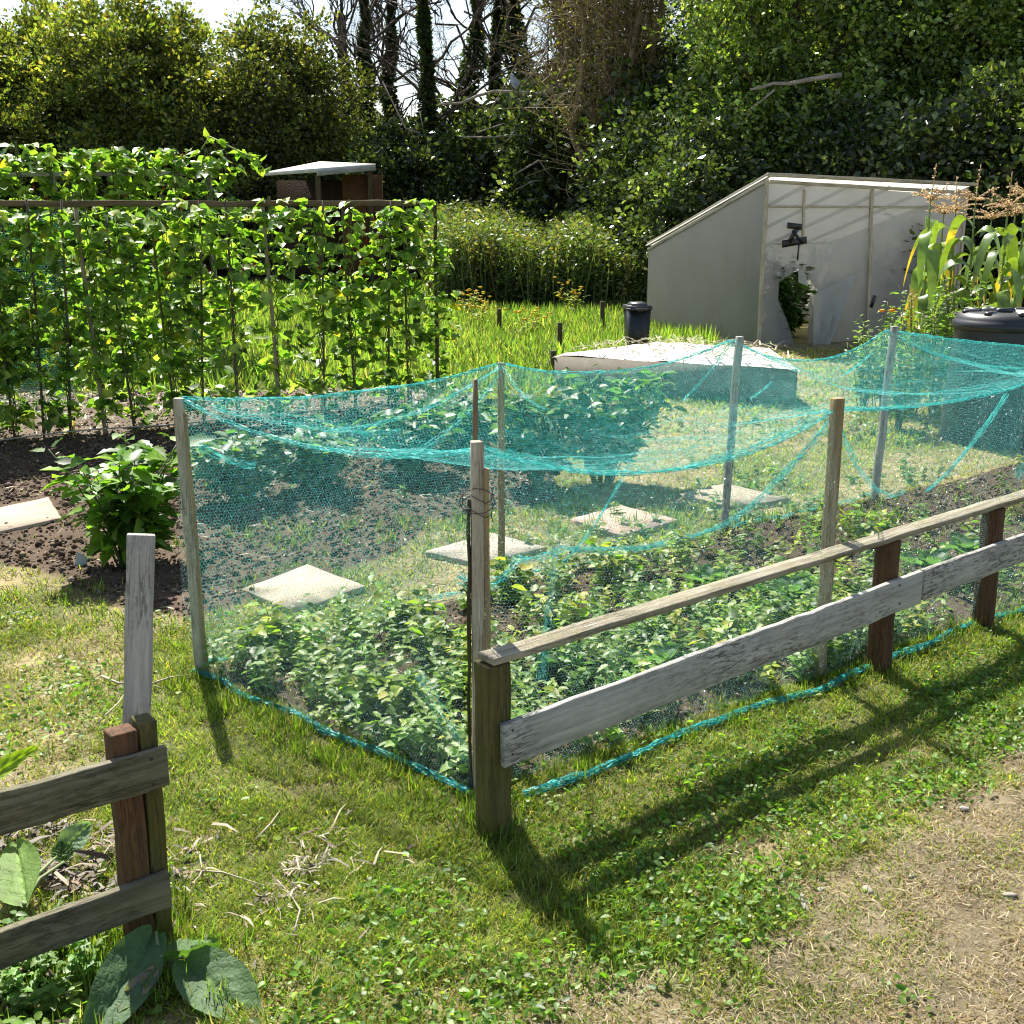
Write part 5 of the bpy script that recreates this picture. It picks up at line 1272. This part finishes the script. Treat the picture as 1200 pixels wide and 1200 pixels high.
inst_tree(tl, at(-10, 34), 'yellowish olive tree filling the upper left corner', .95, 2.2, .76)
inst_tree(tl, at(85, 36), 'olive tree standing between the corner tree and its taller neighbour', .95, 4.1, .86)
lobR = [(0, 0, 5.2, 1.9, 1.9, 2.3), (-1.3, 0, 4.0, 1.6, 1.6, 2.0), (1.4, .2, 4.4, 1.7, 1.6, 2.2), (-.2, 0, 7.0, 1.0, 1.0, 1.6), (.2, -.8, 2.3, 2.3, 1.5, 1.9), (1.0, 0, 6.7, .9, .9, 1.3)]
DK = [(.10, .14, .035), (.17, .20, .05), (.045, .07, .02), (.27, .27, .08)]
tr2 = make_tree('broadleaf_tree', 'dark thorn-like tree with ragged top right of the olive trees', 'tree', GRP, at(322, 32), 8.2, .2, lobR, 640, 85, .115, .36, DK, [4, 3, 3, 1], 103, upright=.3)
tr2.scale = (.95, .95, .80)
inst_tree(tr2, at(245, 35), 'dark tree filling the dip between the left trees', .85, 1.5, .70)
inst_tree(tr2, at(395, 40), 'pale backlit tree low behind the shelter', .62, 3.3)

# ivy-clad trunks
def ivy_trunk(name, label, group, loc, H, tr, sd, bare=True, spread=.35, lean=0.3, nb=13, cols=None, sleeve=.85, nl=6500, lsz=.13):
    r = np.random.default_rng(sd); root = thing(name, loc, label, 'tree', group); tk = MB(); iv = MB()
    P = limb(tk, (0, 0, -.2), (lean, 0, H), tr, tr * .4, r, (.07, .055, .04), 12, .02, 8)
    t = r.random(nl) * sleeve; zz = t * 11; i = np.clip(zz.astype(int), 0, 10); f = (zz - i)[:, None]
    c_ = P[i] * (1 - f) + P[i + 1] * f; rad = spread * (.2 + 1.35 * vnoise(t * 9, t * 0 + sd, 3)) * (1.5 - 1.1 * t / sleeve)
    d = rdir(nl, -.3, .3, r); pos = c_ + d * (rad * r.random(nl) ** .5)[:, None]
    cols = cols or [(.04, .07, .018), (.07, .11, .028), (.022, .038, .012), (.12, .17, .05)]
    iv.inst(T_RH, pos, unit(d + r.normal(0, .6, (nl, 3)) - [0, 0, .4]), d + r.normal(0, .4, (nl, 3)), lsz * r.uniform(.6, 1.3, nl), pal(nl, cols, [4, 3, 3, .8], .2, r))
    br = MB()
    def rec(p, d_, L_, rr, dep):
        e = p + d_ * L_; limb(br, p, e, rr, rr * .55, r, (.10, .08, .06), 5, .12, 4)
        if dep == 0: return
        for _ in range(3 if dep > 1 else 4):
            nd = unit(d_ + r.normal(0, .45, 3) + np.array([0, 0, .22])); rec(p + d_ * L_ * r.uniform(.45, 1), nd, L_ * r.uniform(.5, .75), rr * .5, dep - 1)
    if bare:
        for k in range(nb):
            z = r.uniform(.3, 1.); q = P[int(z * 11)]; a = r.uniform(0, 2 * PI); rec(q, unit(np.array([math.cos(a), math.sin(a) * .6, r.uniform(.2, 1.4)])), r.uniform(1.3, 2.6), .045, 3)
    obj('trunk', tk, M['bark'], root, local=True, smooth=True); obj('ivy', iv, M['tree'], root, local=True)
    if br.n: obj('branches', br, M['bark'], root, local=True, smooth=False)
    return root
IVG = 'bare topped trees with ivied trunks in the middle'
iv1 = ivy_trunk('ivy_tree', 'slim ivied tree with bare branches against the sky, left of the group', IVG, at(432, 34), 8.5, .09, 201, spread=.16, lean=.1)
iv2 = ivy_trunk('ivy_tree', 'thick ivied trunk right of the slim bare tree', IVG, at(508, 32), 8.6, .12, 202, spread=.27, lean=-.3)
iv3 = ivy_trunk('ivy_tree', 'ivied trunk leaning right toward the tallest one', IVG, at(532, 34), 9.2, .12, 203, spread=.27, lean=.9)
inst_tree(iv1, at(462, 37), 'thin dark trunk between the slim bare tree and the thick ivied trunk', 1.05, 2.0)
inst_tree(iv2, at(578, 35), 'heavily ivied trunk beneath the perched bird', 1.1, 3.6)
inst_tree(iv3, at(628, 33), 'broad ivied trunk right of the perched bird', 1.05, 2.6)
inst_tree(iv1, at(410, 39), 'faint bare tree against the cloud at the left of the group', 1.0, 4.4)
inst_tree(iv2, at(660, 36), 'ivied trunk close left of the brown twiggy tree', 1.15, 1.1)
# brown twiggy tree
def twiggy(label, loc, sd):
    r = np.random.default_rng(sd); root = thing('twiggy_tree', loc, label, 'tree'); tk = MB(); br = MB(); cr = MB()
    for k in range(11):
        a = r.uniform(0, 2 * PI); x_ = r.normal(0, .35); P = limb(tk, (x_ * .6, r.normal(0, .2), -.2), (x_ * 2.4 + r.normal(0, .35), r.normal(0, .7), r.uniform(7, 9.5)), .11, .03, r, (.27, .20, .12), 10, .04, 6)
        for j in range(46):
            q = P[r.integers(2, 9)] + r.normal(0, .05, 3); d_ = unit(np.array([r.normal(0, .8), r.normal(0, .6), r.uniform(.2, 1.2)])); Lw = r.uniform(.7, 2.2)
            Q = limb(br, q, q + d_ * Lw, .018, .006, r, (.30, .23, .13), 5, .15, 3)
            for _ in range(3): limb(br, Q[r.integers(1, 4)], Q[2] + r.normal(0, .5, 3) + [0, 0, .3], .009, .004, r, (.28, .22, .13), 3, .2, 3)
            if r.random() < .8:
                m_ = 26; cr.inst(T_RH, Q[r.integers(0, 5, m_)] + r.normal(0, .14, (m_, 3)), rdir(m_, r=r), rdir(m_, r=r), .09 * r.uniform(.6, 1.2, m_), pal(m_, [(.10, .11, .03), (.16, .16, .05), (.05, .06, .02)], None, .2, r))
    obj('trunk', tk, M['bark'], root, local=True, smooth=True); obj('branches', br, M['bark'], root, local=True); obj('crown', cr, M['tree'], root, local=True)
    return root
twiggy('brown many-stemmed twiggy tree left of the glossy wood', at(735, 27), 301)
twiggy('thin many-stemmed tree at the edge of the glossy wood, against bright sky', at(682, 30), 302)

# ivy shrubs filling the lower middle
SH_ = [(.05, .08, .024), (.085, .13, .04), (.025, .04, .014), (.24, .30, .13)]
lobS = [(0, 0, 1.5, 1.7, 1.3, 1.5), (1.0, 0, 2.4, 1.2, 1.0, 1.2), (-1.1, .1, 1.9, 1.3, 1., 1.4), (.1, .2, 3.1, 1.0, .9, 1.0)]
sh1 = make_tree('ivy_shrub', 'dark ivy thicket behind the willowherb, under the bare branches', 'shrub', 'dark ivy thickets under the trees', at(560, 30.5), 3.8, .09, lobS, 330, 70, .12, .33, SH_, [4, 3, 3, 1.2], 401, mat='gloss')
for (px, Y, s_, rr, lab) in ((470, 31, .95, 1, 'grey-green ivy thicket right beside the shelter'), (640, 30, 1.15, 2, 'dark ivy thicket below the perched bird branch'), (710, 28.5, 1.2, 3, 'dark ivy thicket at the foot of the brown twiggy tree'), (520, 33, 1.1, 4, 'ivy thicket around the foot of the thick ivied trunk'),
                              (600, 33, 1.25, 5, 'tall ivy thicket set back in the middle of the wood'), (680, 33, 1.4, .5, 'tall ivy thicket behind the twiggy tree'), (425, 36, 1.0, 2.6, 'sunlit thicket behind the shelter roof'), (785, 27, 1.3, 1.4, 'dark thicket left of the greenhouse roof'), (340, 33, 1.0, 3.1, 'dark thicket under the ragged left tree'), (240, 34, 1.1, 2.1, 'dark thicket behind the far bean row end'), (120, 34, 1.1, .1, 'dark thicket behind the middle of the far bean row'), (10, 34, 1.1, 5.1, 'dark thicket at the left edge behind the far bean row')):
    inst_tree(sh1, at(px, Y), lab, s_, rr)
# glossy wood at right
RG = 'glossy leaved trees behind the greenhouse'
GL = [(.17, .27, .05), (.27, .37, .08), (.05, .09, .024), (.48, .54, .20)]
lobG = [(0, 0, 3.6, 2.1, 1.7, 2.0), (-1.4, -.3, 2.2, 1.6, 1.4, 1.8), (1.5, -.2, 2.4, 1.7, 1.4, 1.9), (.5, 0, 5.6, 1.8, 1.6, 1.7), (-1.2, .2, 5.4, 1.4, 1.3, 1.6), (1.6, .3, 5.0, 1.3, 1.2, 1.5), (0, .2, 7.2, 1.4, 1.3, 1.4)]
tg = make_tree('glossy_tree', 'glossy green tree directly above the greenhouse roof', 'tree', RG, at(930, 23.5), 8, .2, lobG, 700, 80, .10, .29, GL, [4, 3, 3, 1.1], 501, mat='gloss')
for (px, Y, s_, rr, lab) in ((1060, 24.5, 1.0, 1.3, 'glossy green tree above the right part of the greenhouse'), (1190, 23, 1.0, 2.9, 'glossy tree behind the maize at the right edge'), (870, 26.5, .85, 4.0, 'glossy tree at the left end of the glossy wood'), (985, 28, 1.15, 5.2, 'glossy tree set back between the two over the greenhouse'), (1125, 28, 1.15, .6, 'glossy tree set back behind the maize'), (905, 30, 1.05, 2.2, 'glossy tree set back at the left of the glossy wood'), (1265, 25, 1.1, 3.6, 'glossy tree beyond the right picture edge')):
    inst_tree(tg, at(px, Y), lab, s_, rr)
for (px, Y, s_, rr, lab) in ((830, 21.5, .8, 1, 'low dark shrub against the greenhouse side'), (770, 23, .85, 2, 'low shrub at the left foot of the greenhouse'), (1160, 20, .95, 3, 'dark shrub right behind the maize'), (1230, 20, 1, 4, 'dark shrub at the right edge behind the maize'), (960, 22, .9, 5, 'shrub hidden behind the greenhouse roof')):
    inst_tree(sh1, at(px, Y), lab, s_, rr)
# distant wood closing the horizon
m = MB(); k = 70000; X = RNG.uniform(-34, 34, k); Y = 44 + RNG.normal(0, 1.5, k); top = 3.0 + 3.2 * fbm(X, X * 0, .35, 5) ; Z = top * RNG.random(k) ** .8
m.inst(T_RH, np.stack([X, Y, Z], 1), rdir(k), rdir(k), RNG.uniform(.25, .6, k), pal(k, [(.04, .06, .016), (.07, .10, .025), (.10, .13, .03)]))
tag(obj('distant_wood', m, M['tree']), 'far mass of woodland closing the gaps between the trees', 'wood', kind='stuff')

# willowherb / bramble mound
r = np.random.default_rng(9); m = MB(); n = 5200
px = r.uniform(505, 800, n); Yy = r.uniform(21, 28.5, n); base = np.array([yp(a, 242, b_) for a, b_ in zip(px, Yy)]); 
Hh = 1.15 + .55 * vnoise(px / 40, px * 0, 4) + .25 * r.random(n); Hh *= np.clip((830 - px) / 120, .75, 1) * (.75 + .25 * (Yy - 21) / 7.5) 
P0 = np.stack([base[:, 0], Yy, np.zeros(n)], 1); ln = np.stack([r.normal(0, .12, n), r.normal(0, .12, n), np.ones(n)], 1)
tone = pal(n, [(.10, .16, .045), (.15, .20, .06), (.06, .10, .025), (.20, .20, .09)], [4, 3, 2, 1.5], .15, r)
m.inst(T_BLADE, P0, ln, rdir(n, -.1, .1, r), Hh, tone * .9, .03)
for k in range(20):
    t = .12 + .88 * r.random(n); q = P0 + ln * (Hh * t)[:, None]
    m.inst(T_RH, q + r.normal(0, .05, (n, 3)), rdir(n, -.2, .9, r), rdir(n, 0, 1, r), .11 * r.uniform(.6, 1.3, n), tone * r.uniform(.7, 1.3, (n, 1)), .07)
tag(obj('willowherb_stand', m, M['tree']), 'pale green stand of willowherb and brambles left of the greenhouse', 'thicket', kind='stuff')

# dead boughs and a pigeon
def bough(pts, Y, r0, lab, colr=(.34, .29, .23), kids=()):
    P = [yp(a, b_, Y + .15 * math.sin(k)) for k, (a, b_) in enumerate(pts)]; root = thing('dead_branch', tuple(P[-1]), lab, 'branch', 'dead boughs reaching out of the wood')
    b = MB(); b.tube(P, np.linspace(r0 * .45, r0, len(P)), 6, colr)
    for kp in kids: b.tube([yp(a, b_, Y) for a, b_ in kp], np.linspace(r0 * .5, r0 * .15, len(kp)), 5, colr)
    obj('bough', b, M['bark'], root, smooth=True); return P
bough([(515, 122), (540, 121), (560, 112), (580, 107), (605, 108), (632, 111), (660, 100)], 28.5, .055, 'long pale bare bough with a bird on it', kids=[[(592, 107), (600, 118), (612, 122)], [(640, 60), (625, 85), (607, 106)]])
bough([(540, 160), (575, 161), (610, 158), (640, 155)], 28.3, .035, 'straight pale bough lower than the bird', kids=[[(560, 155), (590, 145), (620, 132), (632, 127)], [(600, 160), (590, 168)]])
bough([(602, 205), (618, 196), (632, 188)], 27.5, .03, 'short pale broken bough low in the dark thicket', kids=[[(632, 188), (640, 200), (655, 215)], [(605, 222), (625, 212), (648, 210)]])
bough([(880, 105), (893, 102), (906, 98), (925, 98), (945, 94), (968, 90), (985, 88)], 21.8, .05, 'stout pale bough sticking out left above the greenhouse', kids=[[(908, 105), (895, 116), (874, 132)]])
bough([(448, 95), (475, 150), (492, 156)], 29.5, .03, 'thin pale bough slanting beside the thick ivied trunk', kids=[[(492, 130), (497, 158)]])
bough([(738, 88), (746, 125), (744, 150), (755, 175)], 27, .03, 'twisting pale stem hanging in the brown twiggy tree')
q = yp(604, 101, 28.5); pg = thing('pigeon', (q[0], q[1] - .05, q[2] - .07), 'grey pigeon perched on the pale bare bough', 'bird')
b = MB(); c = np.array([q[0], q[1] - .05, q[2]])
# one lofted body: tail - rump - breast - neck - head - bill
prof = [(.19, -.19, .015), (.13, -.12, .035), (.06, -.03, .075), (0, .06, .095), (-.05, .13, .08), (-.07, .19, .048), (-.075, .225, .045), (-.09, .245, .033), (-.12, .243, .008)]
b.tube([c + np.array([x_, 0, z_]) for x_, z_, r_ in prof], [r_ for _, _, r_ in prof], 12, (.36, .39, .46))
obj('body', b, M['stem'], pg, smooth=True)
b = MB()
for s_ in (-.03, .03): b.tube([c + [.0, s_, -.0], c + [.0, s_, -.085]], .008, 5, (.4, .15, .12))
obj('leg', b, M['stem'], pg)
b = MB()
for s_ in (-1, 1):
    V = [c + [.12, .085 * s_, -.04 - .03], c + [-.03, .10 * s_, .1], c + [-.03, .10 * s_, .0], c + [.2, .05 * s_, -.17]]; b.add(V, [(0, 1, 2, 3)], None, (.28, .30, .35))
obj('wing', b, M['stem'], pg)
